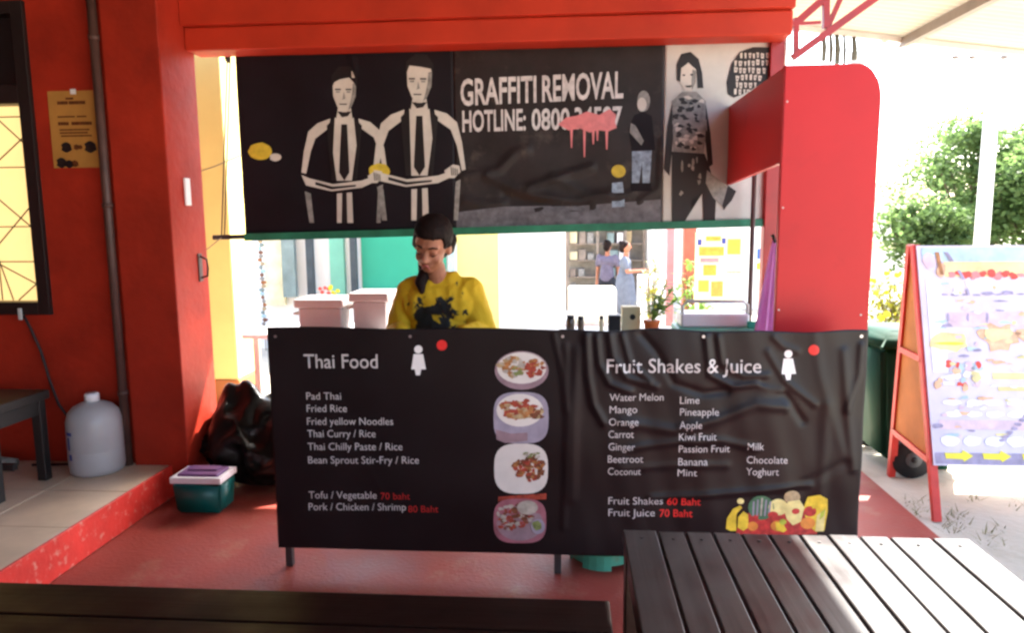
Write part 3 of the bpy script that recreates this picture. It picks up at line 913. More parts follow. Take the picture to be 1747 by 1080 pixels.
for k in range(5):
    fp('food_pale' if k == 2 else 'dish_lilac', [(1284 + k * 7, 849 + abs(k - 2) * 3), (1287 + k * 7, 849 + abs(k - 2) * 3), (1286 + k * 6.5, 880), (1283 + k * 6.5, 880)], .0031)
fp('fr_orange', disc(1284, 898, 9, 8), .0031)
fp('fr_pale', disc(1327, 865, 17, 14), .003)
fp('food_tan', disc(1351, 848, 14, 11), .0028)
fp('fr_pale', [(1336, 868), (1344, 855), (1364, 853), (1372, 866), (1366, 890), (1352, 896), (1342, 886)], .0034)
fp('fr_red', disc(1357, 872, 7, 5), .0038)
fp('fr_yellow', [(1370, 868), (1378, 848), (1398, 844), (1412, 852), (1412, 875), (1406, 906), (1392, 908), (1378, 896)], .0032)
fp('fr_pale', [(1394, 880), (1409, 868), (1405, 907), (1391, 907)], .0036)
fp('fr_red', disc(1382, 873, 11, 9), .0038)
fp('fr_orange', disc(1378, 893, 13, 10), .0040)
fp('fr_orange', disc(1326, 897, 12, 9), .0034)
fp('fr_yellow', [(1322, 890), (1334, 892), (1342, 904), (1336, 908), (1324, 904)], .0038)
fp('fr_lime', disc(1335, 890, 6, 5), .0042)
fp('fr_red', disc(1318, 878, 9, 6), .0036)
fp('fr_lime', [(1400, 876), (1408, 868), (1406, 880), (1398, 888)], .0042)
# eyelets along the top edge
for px in (470, 700, 960, 1200, 1470):
    p = PY(px, 574, MY)
    P = np.array([(p.x, p.z)])
    d = float(menu_relief(P)[0])
    bm = B(); tube(bm, [(p.x, MY - .001 - d, p.z), (p.x, MY - .0035 - d, p.z)], .006, 10)
    finish('eyelet', bm, 'steel', mb)

# ------------------------------------------------------------------ the hanging painted banner
gb = thing('hanging_banner', 'wide printed vinyl banner with graffiti figures hanging under the red beam', 'banner', (-.35, BY, 1.33))
def bpx(x, y): return PY(x, y, BY)
zt0, zt1 = bpx(400, 88).z, bpx(1330, 70).z
def seg_sheet(name, m, xa, xb, nx, dtop=0):
    # bottom follows the tilted bar
    a, b = bpx(xa, 400), bpx(xb, 400)
    def zb(u):
        x = a.x + u * (b.x - a.x)
        return 1.343 + (x + 1.952) / (1.086 + 1.952) * (1.392 - 1.332)
    return sheet(name, m, gb, a.x if xa > 410 else -1.772, b.x, zb, lambda u: 2.318, BY, 0, ban_relief, nx, 50, .002)
def zbar(x): return 1.330 + (x + 1.952) / 3.038 * .062
seg_sheet('left_print', 'vinyl_dark', 400, 778, 80)
seg_sheet('middle_print', 'vinyl_grey', 778, 1129, 80)
seg_sheet('right_print', 'vinyl_pale', 1129, 1330, 50)
def bp(m, pts, off=.003, name='print'):
    return poly_px(name, m, gb, pts, BY, off, ban_relief, .06)
bp('vinyl_pavement', [(779, 362), (860, 352), (1000, 350), (1127, 340), (1127, 381), (779, 388)], .0025)
# two plain suited figures, arms at their sides (generic stand-ins), each with a yellow disc beside it
def suit(cx, top, s, hair, turn):
    q = lambda pts: [(cx + x * s, top + y * s) for x, y in pts]
    # jacket rim light, shirt and tie, lapels, folded arms
    bp('print_bone', q([(-24, 84), (-46, 92), (-62, 106), (-70, 140), (-74, 176), (-66, 178), (-58, 140), (-50, 118), (-26, 100)]))
    bp('print_bone', q([(24, 84), (44, 90), (60, 104), (68, 136), (74, 180), (68, 182), (60, 142), (50, 116), (26, 99)]))
    bp('print_bone', q([(-16, 82), (0, 95), (16, 82), (22, 130), (14, 190), (-14, 190), (-22, 130)]))
    bp('print_black', q([(-5, 94), (5, 94), (9, 176), (0, 190), (-9, 176)]), .0036)
    bp('print_black', q([(-16, 82), (-30, 96), (-22, 190), (-13, 190), (-21, 130)]), .0036)
    bp('print_black', q([(16, 82), (30, 96), (22, 190), (13, 190), (21, 130)]), .0036)
    bp('print_bone', q([(-74, 180), (-60, 186), (-20, 196), (30, 190), (52, 182), (56, 190), (30, 202), (-22, 208), (-66, 198)]), .0040)
    bp('print_black', q([(-50, 192), (-20, 200), (20, 197), (20, 200), (-22, 205), (-50, 197)]), .0044)
    bp('print_bone', q([(40, 182), (54, 172), (64, 174), (66, 184), (56, 194), (44, 194)]), .0044)
    for k in range(4):
        bp('print_black', q([(50 + k * 3.2, 176 + k), (51.5 + k * 3.2, 176 + k), (53 + k * 3, 190), (51.5 + k * 3, 190)]), .0048)
    bp('print_grey', q([(-68, 208), (-58, 212), (-52, 262), (-60, 262)]))
    bp('print_grey', q([(58, 200), (66, 196), (62, 262), (55, 262)]))
    bp('print_bone', q([(-13, 212), (13, 210), (15, 262), (-13, 262)]), .0032)
    bp('print_black', q([(-4, 211), (4, 210), (5, 262), (-5, 262)]), .0036)
    # neck and head with plain features
    bp('print_bone', q([(-11, 66), (11, 66), (14, 86), (0, 96), (-14, 86)]))
    bp('print_black', q([(-12, 72), (12, 72), (6, 80), (-4, 82)]), .0034)
    bp('print_bone', q([(-20, 20), (-14, 4), (0, -2), (14, 4), (20, 20), (19, 46), (12, 64), (4, 73), (-4, 73), (-12, 64), (-19, 46)]), .0036)
    t = turn
    bp('print_black', q(hair), .0044)
    for e in (-1, 1):
        bp('print_black', q([(t + e * 9 - 5, 33), (t + e * 9 + 5, 33), (t + e * 9 + 5, 35.5), (t + e * 9 - 5, 35.5)]), .0044)
        bp('print_grey', q([(t + e * 9 - 4, 37), (t + e * 9 + 4, 37), (t + e * 9 + 3, 40), (t + e * 9 - 3, 40)]), .0044)
    bp('print_grey', q([(t + 1, 38), (t + 4, 50), (t - 2, 52), (t - 1, 50)]), .0044)
    bp('print_black', q([(t - 7, 58.5), (t + 7, 58.5), (t + 6, 60.5), (t - 6, 60.5)]), .0044)
    bp('print_grey', q([(20, 22), (19, 46), (12, 64), (6, 71), (10, 56), (13, 40), (14, 24)]), .0042)
suit(588, 118, 1.0, [(-22, 34), (-22, 10), (-10, -5), (10, -6), (22, 8), (22, 34), (17, 24), (8, 14), (-8, 17), (-17, 22)], -2)
suit(716, 98, 1.06, [(-22, 30), (-21, 6), (-6, -6), (12, -5), (22, 10), (22, 32), (18, 18), (2, 15), (-16, 13)], -3)
bp('print_yellow', disc(444, 258, 20, 15, 18, .05), .0036)
bp('print_yellow', disc(648, 292, 18, 14, 18, .05), .0036)
bp('print_bone', disc(470, 268, 10, 7, 12, .1), .0036)
# lettering of the middle panel
text_px('GRAFFITI', 'print_letters', gb, 786, 179, 915, 46, BY, .003, ban_relief, .022, 173)
text_px('REMOVAL', 'print_letters', gb, 925, 172.5, 1063, 46, BY, .003, ban_relief, .022, 166)
text_px('HOTLINE:', 'print_letters', gb, 789, 224, 897, 37, BY, .003, ban_relief, .022, 221)
text_px('0800', 'print_letters', gb, 907, 221, 972, 37, BY, .003, ban_relief, .022, 219.5)
text_px('34597', 'print_letters', gb, 980, 219, 1061, 37, BY, .003, ban_relief, .022, 217)
bp('print_pink', [(952, 212), (966, 200), (984, 197), (1002, 190), (1022, 196), (1040, 186), (1051, 196), (1049, 208), (1052, 218), (1038, 224), (1020, 222), (1006, 226), (990, 219), (970, 222)], .0045)
for x, y0, y1 in [(975, 218, 252), (997, 220, 268), (1012, 222, 246), (1019, 220, 240), (1035, 220, 255)]:
    bp('print_pink', [(x - 2.5, y0), (x + 2.5, y0), (x + 1, y1), (x - 1, y1)], .0045)
# plain standing person in dark jacket and light trousers
bp('print_grey', disc(1098, 172, 11, 18, 16))
bp('print_bone', disc(1095, 178, 8, 12, 14), .0036)
bp('vinyl_dark', [(1082, 196), (1098, 190), (1112, 198), (1118, 256), (1078, 258), (1072, 220)])
bp('print_grey', [(1076, 210), (1084, 214), (1098, 240), (1094, 248), (1074, 226)], .0036)
bp('print_blue', [(1078, 258), (1112, 256), (1108, 312), (1096, 312), (1095, 276), (1090, 312), (1078, 312)])
bp('vinyl_dark', [(1076, 312), (1110, 312), (1112, 326), (1076, 326)], .0036)
bp('print_yellow', disc(1055, 292, 12, 11), .0036)
bp('print_blue', [(1044, 312), (1062, 310), (1066, 352), (1044, 354)])
# figure of a woman on the pale panel
bp('print_black', [(1154, 110), (1162, 92), (1178, 88), (1192, 100), (1198, 124), (1200, 150), (1190, 150), (1188, 120), (1174, 106), (1164, 116), (1160, 140), (1154, 136)])
bp('print_bone', [(1162, 116), (1174, 107), (1187, 118), (1188, 140), (1180, 156), (1168, 154), (1160, 140)], .0036)
bp('print_grey', [(1146, 172), (1164, 156), (1188, 156), (1204, 172), (1206, 220), (1200, 262), (1148, 258), (1150, 210)])
for k in range(46):
    y = 164 + rnd.random() * 92
    x = 1153 + rnd.random() * 46
    bp('print_black' if k % 3 else 'print_bone', [(x - rnd.uniform(2, 8), y - rnd.uniform(0, 3)), (x, y - rnd.uniform(2, 5)), (x + rnd.uniform(2, 8), y + rnd.uniform(-3, 2)), (x + rnd.uniform(1, 4), y + rnd.uniform(2, 4)), (x - rnd.uniform(1, 6), y + rnd.uniform(1, 4))], .0034 + .0002 * (k % 6))
for k in range(14):
    x, y = 1156 + rnd.random() * 40, 270 + rnd.random() * 90
    if 1172 < x < 1200 and y > 310: continue
    bp('print_grey', disc(x, y, rnd.uniform(1.5, 4), rnd.uniform(3, 9), 7, .4), .0040)
for x, y in [(1166, 128), (1180, 127)]: bp('print_black', disc(x, y, 3, 1.6, 7, .3), .0044)
bp('print_black', [(1168, 146), (1181, 145), (1178, 149), (1171, 149)], .0044)
bp('print_grey', [(1181, 118), (1187, 120), (1187, 140), (1180, 154), (1179, 138)], .0042)
bp('print_black', [(1146, 176), (1138, 216), (1136, 262), (1132, 288), (1142, 300), (1146, 262), (1150, 210)])
bp('print_black', [(1204, 176), (1212, 226), (1216, 280), (1208, 286), (1203, 240)])
bp('print_black', [(1146, 258), (1202, 262), (1212, 290), (1222, 330), (1220, 376), (1200, 377), (1198, 330), (1182, 300), (1172, 330), (1168, 378), (1146, 379), (1148, 320)], .0034)
bp('print_grey', [(1206, 290), (1226, 306), (1252, 330), (1236, 358), (1216, 336), (1204, 312)], .004)
bp('print_black', [(1242, 316), (1256, 326), (1248, 342), (1234, 358), (1232, 350)], .0043)
bp('print_black', [(1240, 140), (1248, 108), (1262, 88), (1284, 80), (1322, 80), (1328, 108), (1316, 132), (1290, 148), (1268, 160), (1252, 166), (1242, 160)], .0032)
for r in range(6):
    x = 1250 + rnd.uniform(0, 6) + (8 if r == 0 else 0)
    while x < 1322:
        w, y = rnd.uniform(3.5, 7), 90 + r * 12.5 + rnd.uniform(-1.5, 1.5)
        if (x - 1240) * .55 + y > 95 + 3 and x + w + (y - 88) * .75 < 1330 and not (r > 4 and x > 1285):
            bp('print_bone', [(x, y + rnd.uniform(-1, 1)), (x + w, y + rnd.uniform(-1, 1)), (x + w * rnd.uniform(.6, 1), y + 9), (x + rnd.uniform(0, 1.5), y + 9)], .0038)
            if w > 4.5: bp('print_black', [(x + w * .35, y + 3), (x + w * .6, y + 3), (x + w * .6, y + 6), (x + w * .35, y + 6)], .0044)
        x += w + rnd.uniform(1.5, 3.5)
# green hem and bar
bm = B()
bx0, bx1 = -1.772, 1.09
n = 30
for k in range(n):
    xa, xb = bx0 + (bx1 - bx0) * k / n, bx0 + (bx1 - bx0) * (k + 1) / n
    za, zb_ = zbar(xa), zbar(xb)
    hexa(bm, [(xa, BY - .018, za - .024), (xb, BY - .018, zb_ - .024), (xb, BY + .022, zb_ - .024), (xa, BY + .022, za - .024),
              (xa, BY - .014, za + .016), (xb, BY - .014, zb_ + .016), (xb, BY + .018, zb_ + .016), (xa, BY + .018, za + .016)])
bmesh.ops.remove_doubles(bm, verts=bm.verts, dist=1e-5)
finish('hem', bm, 'green_hem', gb)
bm = B(); tube(bm, [(-1.955, BY, zbar(-1.955)), (-1.774, BY, zbar(-1.774))], .014, 10); finish('bar_end', bm, 'cable', gb, True)
# ropes holding the bar
rp = thing('banner_rope', 'thin dark rope holding up the left end of the banner bar', 'rope', (-1.9, BY, 1.33))
for a, b in [((388, 92), (378, 402)), ((393, 92), (383, 402))]:
    bm = B(); tube(bm, [bpx(*a), bpx(*b)], .004, 6); finish('strand', bm, 'cable', rp)
bm = B(); p = bpx(388, 92); lathe(bm, p - Vector((0, 0, .045)), [(.006, 0), (.016, .015), (.016, .04), (.008, .055)], 10); finish('hook', bm, 'cable', rp, True)
for i, (a, b, lab) in enumerate([((318, 300), (412, 264), 'thin grey cord from the red column to the banner edge'), ((330, 440), (378, 405), 'short thin cord tied from the column handle to the bar'), ((302, 98), (345, 80), 'thin cord slanting up to the beam above the yellow pillar')]):
    bm = B(); p0, p1 = PY(a[0], a[1], 3.80), PY(b[0], b[1], 3.87)
    tube(bm, [p0, (p0 + p1) / 2 - Vector((0, 0, .006)), p1], .003, 6)
    tag(finish('guy_cord', bm, 'rope', None, True, p0), lab, 'cord')

# ------------------------------------------------------------------ red rounded panel with its side return
pn = thing('red_panel', 'tall red sheet panel with rounded top corner and sloping side return', 'panel', (1.0, 2.92, 0))
pts = []
X0, X1, ZB, ZT, RR = .826, 1.186, .60, 1.985, .085
pts += [(X0, ZB), (X1, ZB)]
for k in range(9):
    t = k / 8 * math.pi / 2
    pts.append((X1 - RR + RR * math.cos(t), ZT - RR * 1.6 + RR * 1.6 * math.sin(t)))
pts.append((X0, ZT))
bm = B(); prism_xz(bm, pts, 2.90, 2.925)
bmesh.ops.bevel(bm, geom=[e for e in bm.edges if abs(e.verts[0].co.y - e.verts[1].co.y) < 1e-5], offset=.004, segments=2, affect='EDGES')
fp_ = finish('front', bm, 'red_panel', pn)
zf = PY(1337, 278, 2.93).z
bm = B()
hexa(bm, [(.828, 2.927, zf), (.848, 2.927, zf), (.862, 4.10, 1.578), (.842, 4.10, 1.578), (.828, 2.927, ZT - .005), (.848, 2.927, ZT - .005), (.862, 4.10, 1.985), (.842, 4.10, 1.985)])
finish('side_return', bm, 'red_panel', pn)
for z in (1.05, 1.45, 1.85):
    bm = B(); tube(bm, [(.84, 2.901, z), (.84, 2.897, z)], .0035, 8); finish('screw', bm, 'pale_steel', fp_)
bm = B(); tube(bm, [(1.155, 2.901, 1.03), (1.155, 2.897, 1.03)], .0035, 8); finish('screw', bm, 'pale_steel', fp_)
pbox('support_leg', 'dark_steel', pn, .86, .89, 2.926, 2.956, .001, 1.2)
pbox('support_leg', 'dark_steel', pn, 1.10, 1.13, 2.926, 2.956, .001, 1.2)
bm = B(); box(bm, 1.165, 1.195, 2.93, 2.96, 0.001, 1.03, .003)
tag(finish('timber_post', bm, 'weathered', None, False, (1.18, 2.945, 0)), 'slim weathered timber post beside the right end of the menu', 'post')
# slim steel pole in front of the banner
pp = PY(1281, 470, 3.78)
bm = B(); tube(bm, [(pp.x, 3.78, 0.001), (pp.x, 3.78, 1.80)], .012, 10)
tag(finish('slim_pole', bm, 'pipe_brown', None, True, (pp.x, 3.78, 0)), 'slim brown steel pole standing in front of the banner below the red side return', 'pole')

# ------------------------------------------------------------------ work table behind and things on it
wt = thing('work_table', 'pale work table behind the counter, to the right of the woman', 'table', (.42, 3.5, 0))
pbox('top', 'white_metal', wt, -.20, .82, 3.34, 3.70, .838, .865, bev=.004)
for x in (-.19, .78):
    for y in (3.35, 3.66):
        pbox('leg', 'pale_steel', wt, x, x + .03, y, y + .03, .001, .838)
TZ = .866
def on_table(px, y=3.5): return PY(px, 550, y).x
def jar(px, w, h, m, label, y=3.48, lid='print_black'):
    x = on_table(px, y)
    t = thing('jar', label, 'jar', (x, y, TZ), 'small jars on the work table')
    bm = B(); lathe(bm, (x, y, TZ), [(w * .8, 0), (w, .006), (w, h * .72), (w * .8, h * .82)], 14); finish('body', bm, m, t, True)
    bm = B(); lathe(bm, (x, y, TZ + h * .8), [(w * .86, 0), (w * .86, h * .18), (w * .7, h * .2)], 14); finish('lid', bm, lid, t, True)
jar(973, .021, .085, 'glass_jar', 'leftmost small dark lidded jar on the pale work table')
jar(991, .016, .08, 'glass_jar', 'slimmer dark jar, second from left on the work table')
jar(1026, .011, .085, 'cream_box', 'thin pale bottle with dark lid on the work table', 3.46)
bm = B(); x = on_table(1048, 3.50); box(bm, x - .03, x + .03, 3.47, 3.53, TZ, TZ + .085, .008)
tag(finish('black_tin', bm, 'print_black', None, False, (x, 3.5, TZ)), 'squat black tin between the thin bottle and the cream carton', 'tin')
x = on_table(1076, 3.56)
cb = thing('cream_carton', 'cream carton with a dark round mark left of the orange pot', 'carton', (x, 3.56, TZ))
pbox('body', 'cream_box', cb, x - .045, x + .045, 3.53, 3.60, TZ, TZ + .12, bev=.003)
bm = B(); tube(bm, [(x + .006, 3.529, TZ + .07), (x + .006, 3.527, TZ + .07)], .014, 14); finish('round_mark', bm, 'print_black', cb)
# pale foam box on a small yard table
dt = thing('yard_table', 'small pale table in the sun behind the work table', 'table', (.1, 4.75, 0))
x0, x1 = PY(962, 520, 4.75).x, PY(1058, 520, 4.75).x
DZ = PY(1000, 552, 4.6).z
pbox('top', 'white_plastic', dt, x0, x1, 4.55, 4.95, DZ - .025, DZ, bev=.004)
for x in (x0 + .02, x1 - .05):
    for y in (4.57, 4.90): pbox('leg', 'pale_steel', dt, x, x + .03, y, y + .03, ground_z(x, y) - .02, DZ - .025)
mat('foam', (0.78, 0.77, 0.72), 0.7, 0.2, var=0.04, trans=0.5)
x0, x1 = PY(969, 520, 4.7).x, PY(1051, 520, 4.7).x
bm = B(); box(bm, x0, x1, 4.66, 4.90, DZ + .001, PY(1000, 493, 4.66).z, .012)
tag(finish('foam_box', bm, 'foam', None, False, (x0, 4.75, DZ)), 'plain white foam box in the sun behind the row of jars', 'box')
# plant in orange pot
px_ = on_table(1112, 3.45)
pt = thing('potted_plant', 'leafy light green plant in a small orange pot on the work table', 'plant', (px_, 3.45, TZ))
bm = B(); lathe(bm, (px_, 3.45, TZ), [(.030, 0), (.036, .05), (.040, .052), (.040, .066), (.034, .066)], 18); finish('pot', bm, 'terracotta', pt, True)
cxl, cxr = PY(1135, 500, 3.45), PY(1135, 470, 3.45)
def leaf(bm, p, d, L, w, droop):
    d = d.normalized()
    side = d.cross(Vector((0, 0, 1)))
    if side.length < .05: side = Vector((1, 0, 0))
    side.normalize()
    prev = None
    for k in range(5):
        t = k / 4
        c = p + d * (L * t) - Vector((0, 0, droop * L * t * t))
        ww = w * math.sin(math.pi * min(1, (t * .9 + .1)))
        a, b = bm.verts.new(c - side * ww), bm.verts.new(c + side * ww)
        if prev: bm.faces.new((prev[0], prev[1], b, a))
        prev = (a, b)
stem_base = Vector((px_, 3.45, TZ + .06))
stem = [(stem_base + (Vector((px_ + dx, 3.45 + dy, TZ + h)) - stem_base)) for dx, dy, h in [(.03, 0, .14), (.07, .02, .25), (.01, -.02, .18), (.12, 0, .17), (.10, .03, .22)]]
for s in stem:
    bm = B(); tube(bm, [stem_base, (stem_base + s) / 2 + Vector((.005, 0, .01)), s], .004, 5); finish('stem', bm, 'leaf_plant', pt)
for s in stem:
    for k in range(15):
        t = .25 + .75 * k / 14
        p = stem_base.lerp(s, t)
        a = k * 2.4
        bm = B(); leaf(bm, p, Vector((math.cos(a), math.sin(a) * .8, .55)), rnd.uniform(.06, .10), rnd.uniform(.011, .017), .6)
        finish('leaf', bm, 'leaf_plant', pt, True)
# white crate with mint tray
x0, x1 = PY(1150, 540, 3.5).x, PY(1284, 540, 3.5).x
bk = thing('plastic_basket', 'white plastic basket with raised handle on a mint green tray', 'basket', ((x0 + x1) / 2, 3.5, TZ))
pbox('tray', 'mint_plastic', bk, x0, x1, 3.38, 3.60, TZ, TZ + .035, bev=.008)
pbox('body', 'white_plastic', bk, x0 + .02, x1 - .035, 3.41, 3.58, TZ + .036, TZ + .10, bev=.01)
bm = B(); zt = PY(1200, 514, 3.44).z
tube(bm, [(x0 + .03, 3.44, TZ + .10), (x0 + .03, 3.44, zt - .02), (x0 + .05, 3.44, zt), (x1 - .06, 3.44, zt), (x1 - .04, 3.44, zt - .02), (x1 - .04, 3.44, TZ + .10)], .008, 8)
finish('handle', bm, 'pale_steel', bk, True)
bm = B(); box(bm, x1 - .05, x1 - .005, 3.385, 3.40, TZ + .036, TZ + .07, .004)
finish('clip', bm, 'teal_board', bk)
# purple cloth hanging beside the red panel
cl = thing('hanging_cloth', 'lilac cloth hanging from a dark hook left of the red panel', 'cloth', (.86, 3.3, .85))
bm = B()
top = PY(1322, 408, 3.30); 
g = []
for j in range(15):
    t = j / 14
    zc = top.z + (.86 - top.z) * t
    hw = .008 + .052 * t ** .8
    row = []
    for i in range(11):
        u = i / 10 * 2 - 1
        row.append(bm.verts.new((top.x - .022 * t + u * hw, 3.30 + .012 * math.sin(u * 9) * (.3 + t), zc)))
    g.append(row)
for j in range(14):
    for i in range(10):
        bm.faces.new((g[j][i], g[j][i + 1], g[j + 1][i + 1], g[j + 1][i]))
r = bmesh.ops.extrude_face_region(bm, geom=bm.faces[:])
for v in r['geom']:
    if isinstance(v, bmesh.types.BMVert): v.co.y += .003
finish('cloth', bm, 'purple_cloth', cl, True)
bm = B(); tube(bm, [(top.x - .012, 3.30, top.z + .02), (top.x, 3.30, top.z - .01), (top.x + .02, 3.30, top.z), (top.x + .022, 3.08, top.z + .02), (.845, 2.93, top.z + .02)], .009, 8); finish('hook', bm, 'print_black', cl, True)

# two white lidded boxes on a trestle behind the counter, left of the woman
tb = thing('trestle_table', 'pale trestle table carrying the lidded boxes left of the woman', 'table', (-1.4, 4.8, 0))
TY = 4.7
tx0, tx1 = PY(440, 560, TY).x, PY(690, 560, TY).x
pbox('top', 'white_plastic', tb, tx0, tx1, TY - .25, TY + .3, .665, .695, bev=.004)
for x in (tx0 + .05, tx1 - .09):
    for y in (TY - .2, TY + .2):
        pbox('leg', 'pale_steel', tb, x, x + .035, y, y + .035, ground_z(x, y) - .02, .665)
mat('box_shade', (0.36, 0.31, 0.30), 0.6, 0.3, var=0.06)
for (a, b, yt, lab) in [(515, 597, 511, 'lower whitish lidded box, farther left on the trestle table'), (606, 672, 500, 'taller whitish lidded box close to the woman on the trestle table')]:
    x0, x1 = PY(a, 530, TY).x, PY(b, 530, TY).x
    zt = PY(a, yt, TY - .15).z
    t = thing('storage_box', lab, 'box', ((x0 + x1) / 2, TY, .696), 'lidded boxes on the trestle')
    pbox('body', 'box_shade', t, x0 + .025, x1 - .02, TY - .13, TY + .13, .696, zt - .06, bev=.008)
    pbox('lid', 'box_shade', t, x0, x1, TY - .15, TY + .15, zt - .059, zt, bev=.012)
    bm = B(); tube(bm, [(x0 + .018, TY - .10, zt - .10), (x0 - .015, TY - .10, zt - .10), (x0 - .015, TY + .05, zt - .10), (x0 + .02, TY + .05, zt - .10)], .008, 6); finish('handle', bm, 'weathered', t, True)

# gas cylinder
gc = Vector((.155, 2.90, 0))
gs = thing('gas_cylinder', 'green gas cylinder with open foot ring under the right end of the menu', 'gas cylinder', gc)
bm = B(); lathe(bm, gc, [(.12, .055), (.15, .075), (.165, .11), (.165, .34), (.155, .39), (.11, .43), (.04, .45)], 28); finish('body', bm, 'gas_green', gs, True)
bm = B()
for k in range(28):
    a0, a1 = 2 * math.pi * k / 28, 2 * math.pi * (k + 1) / 28
    low = .022 if k % 7 in (1, 2, 3) else .001
    def q(a, r, z): return gc + Vector((r * math.cos(a), r * math.sin(a), z))
    hexa(bm, [q(a0, .128, low), q(a0, .136, low), q(a1, .136, low), q(a1, .128, low), q(a0, .128, .064), q(a0, .136, .064), q(a1, .136, .064), q(a1, .128, .064)])
finish('foot_ring', bm, 'gas_green', gs)
bm = B(); lathe(bm, gc + Vector((0, 0, .45)), [(.02, 0), (.02, .04), (.028, .045), (.028, .07)], 12); finish('valve', bm, 'steel', gs, True)

# ------------------------------------------------------------------ people
def capsule(bm, p0, r0, p1, r1, n=14, sc=(1, 1)):
    p0, p1 = Vector(p0), Vector(p1)
    d = p1 - p0
    L = d.length
    d.normalize()
    up = Vector((0, 1, 0)) if abs(d.y) < .8 else Vector((0, 0, 1))
    a = d.cross(up).normalized(); b = d.cross(a).normalized()
    rings = []
    for t in [math.pi / 2 * k / 4 for k in range(1, 5)]:
        rings.append((p0 - d * r0 * math.cos(t), r0 * math.sin(t)))
    for t in [math.pi / 2 * k / 4 for k in range(0, 4)]:
        rings.append((p1 + d * r1 * math.sin(t), r1 * math.cos(t)))
    vr = [[bm.verts.new(c + (a * math.cos(q) * sc[0] + b * math.sin(q) * sc[1]) * r) for q in [2 * math.pi * k / n for k in range(n)]] for c, r in rings]
    for i in range(len(vr) - 1):
        for k in range(n):
            bm.faces.new((vr[i][k], vr[i][(k + 1) % n], vr[i + 1][(k + 1) % n], vr[i + 1][k]))
    bm.faces.new(vr[0][::-1]); bm.faces.new(vr[-1])
def remeshed(name, bm, m, parent, voxel, smooth_it=6, fold=0.0):
    off = ROOT[parent.name]
    bmesh.ops.translate(bm, verts=bm.verts, vec=-off)
    bmesh.ops.recalc_face_normals(bm, faces=bm.faces)
    me = bpy.data.meshes.new('tmp')
    bm.to_mesh(me); bm.free()
    o = bpy.data.objects.new('tmp', me)
    COL.objects.link(o)
    md = o.modifiers.new('r', 'REMESH'); md.mode = 'VOXEL'; md.voxel_size = voxel; md.use_smooth_shade = True
    ms = o.modifiers.new('s', 'SMOOTH'); ms.factor = .5; ms.iterations = smooth_it
    dg = bpy.context.evaluated_depsgraph_get()
    me2 = bpy.data.meshes.new_from_object(o.evaluated_get(dg))
    bpy.data.objects.remove(o); bpy.data.meshes.remove(me)
    me2.name = name
    if fold > 0:
        from mathutils import noise
        nrm = [v.normal.copy() for v in me2.vertices]
        for v, nn in zip(me2.vertices, nrm):
            c = v.co
            a = 1 - abs(noise.noise(Vector((c.x * 13 + c.z * 5, c.y * 9, c.z * 8 - c.x * 6)))) * 2
            b2 = 1 - abs(noise.noise(Vector((c.x * 24, c.y * 20 + 4, c.z * 9)))) * 2
            v.co = c + nn * (fold * (a * .7 + b2 * .35))
    me2.polygons.foreach_set('use_smooth', [True] * len(me2.polygons))
    me2.materials.clear(); me2.materials.append(MATS[m])
    o2 = bpy.data.objects.new(name, me2)
    COL.objects.link(o2); o2.parent = parent
    ROOT[o2.name] = off
    return o2
def hand(bm, wrist, tip_dir, palm_up, s=1.0, thumb=1):
    """palm, four fingers and a thumb, slightly curled"""
    w = Vector(wrist); d = Vector(tip_dir).normalized(); u = Vector(palm_up).normalized()
    side = d.cross(u).normalized()
    capsule(bm, w, .024 * s, w + d * .045 * s, .026 * s)
    for k, (o, L) in enumerate([(-.030, .062), (-.010, .072), (.010, .068), (.030, .052)]):
        capsule(bm, w + d * .03 * s + side * o * .8 * s, .014 * s, w + d * .085 * s + side * o * s, .0105 * s, 10)
        k1 = w + d * .085 * s + side * o * s
        k2 = k1 + (d * .85 - u * .5).normalized() * L * .55 * s
        k3 = k2 + (d * .5 - u * .85).normalized() * L * .45 * s
        capsule(bm, k1, .0098 * s, k2, .009 * s, 10)
        capsule(bm, k2, .009 * s, k3, .0078 * s, 10)
    t0 = w + d * .02 * s + side * (-.028 * thumb) * s
    t1 = t0 + (d * .6 - side * .75 * thumb).normalized() * .042 * s
    t2 = t1 + (d * .95 - side * .2 * thumb - u * .2).normalized() * .035 * s
    capsule(bm, t0, .014 * s, t1, .0115 * s, 10)
    capsule(bm, t1, .0115 * s, t2, .009 * s, 10)

wx, wy = -.585, 3.32
wo = thing('person', 'woman in a yellow long sleeved top with black print looking down behind the counter', 'person', (wx, wy, 0))
def W(x, y, z): return Vector((wx + x, wy + y, z))
bm = B()
# legs, hips, torso, arms, neck
for s in (-1, 1):
    capsule(bm, W(s * .085, 0, .80), .085, W(s * .09, .01, .45), .058)
    capsule(bm, W(s * .09, .01, .45), .056, W(s * .09, .02, .09), .036)
    capsule(bm, W(s * .09, .03, .04), .036, W(s * .10, -.13, .03), .028)
    capsule(bm, W(s * .140, -.01, 1.085), .048, W(s * .195, -.02, .90), .040)
    capsule(bm, W(s * .195, -.02, .90), .038, W(s * .13, -.255, .915), .027)
hand(bm, W(-.125, -.27, .915), (.25, -1, -.15), (0, -.15, 1), .92, -1)
hand(bm, W(.125, -.27, .915), (-.25, -1, -.15), (0, -.15, 1), .92, 1)
capsule(bm, W(0, 0, .83), .125, W(0, 0, .95), .11, 18, (1, .75))
capsule(bm, W(-.07, 0, 1.04), .085, W(.07, 0, 1.04), .085)
capsule(bm, W(-.12, -.005, 1.10), .045, W(.12, -.005, 1.10), .045)
capsule(bm, W(-.003, -.005, 1.10), .052, W(-.012, -.05, 1.20), .046)
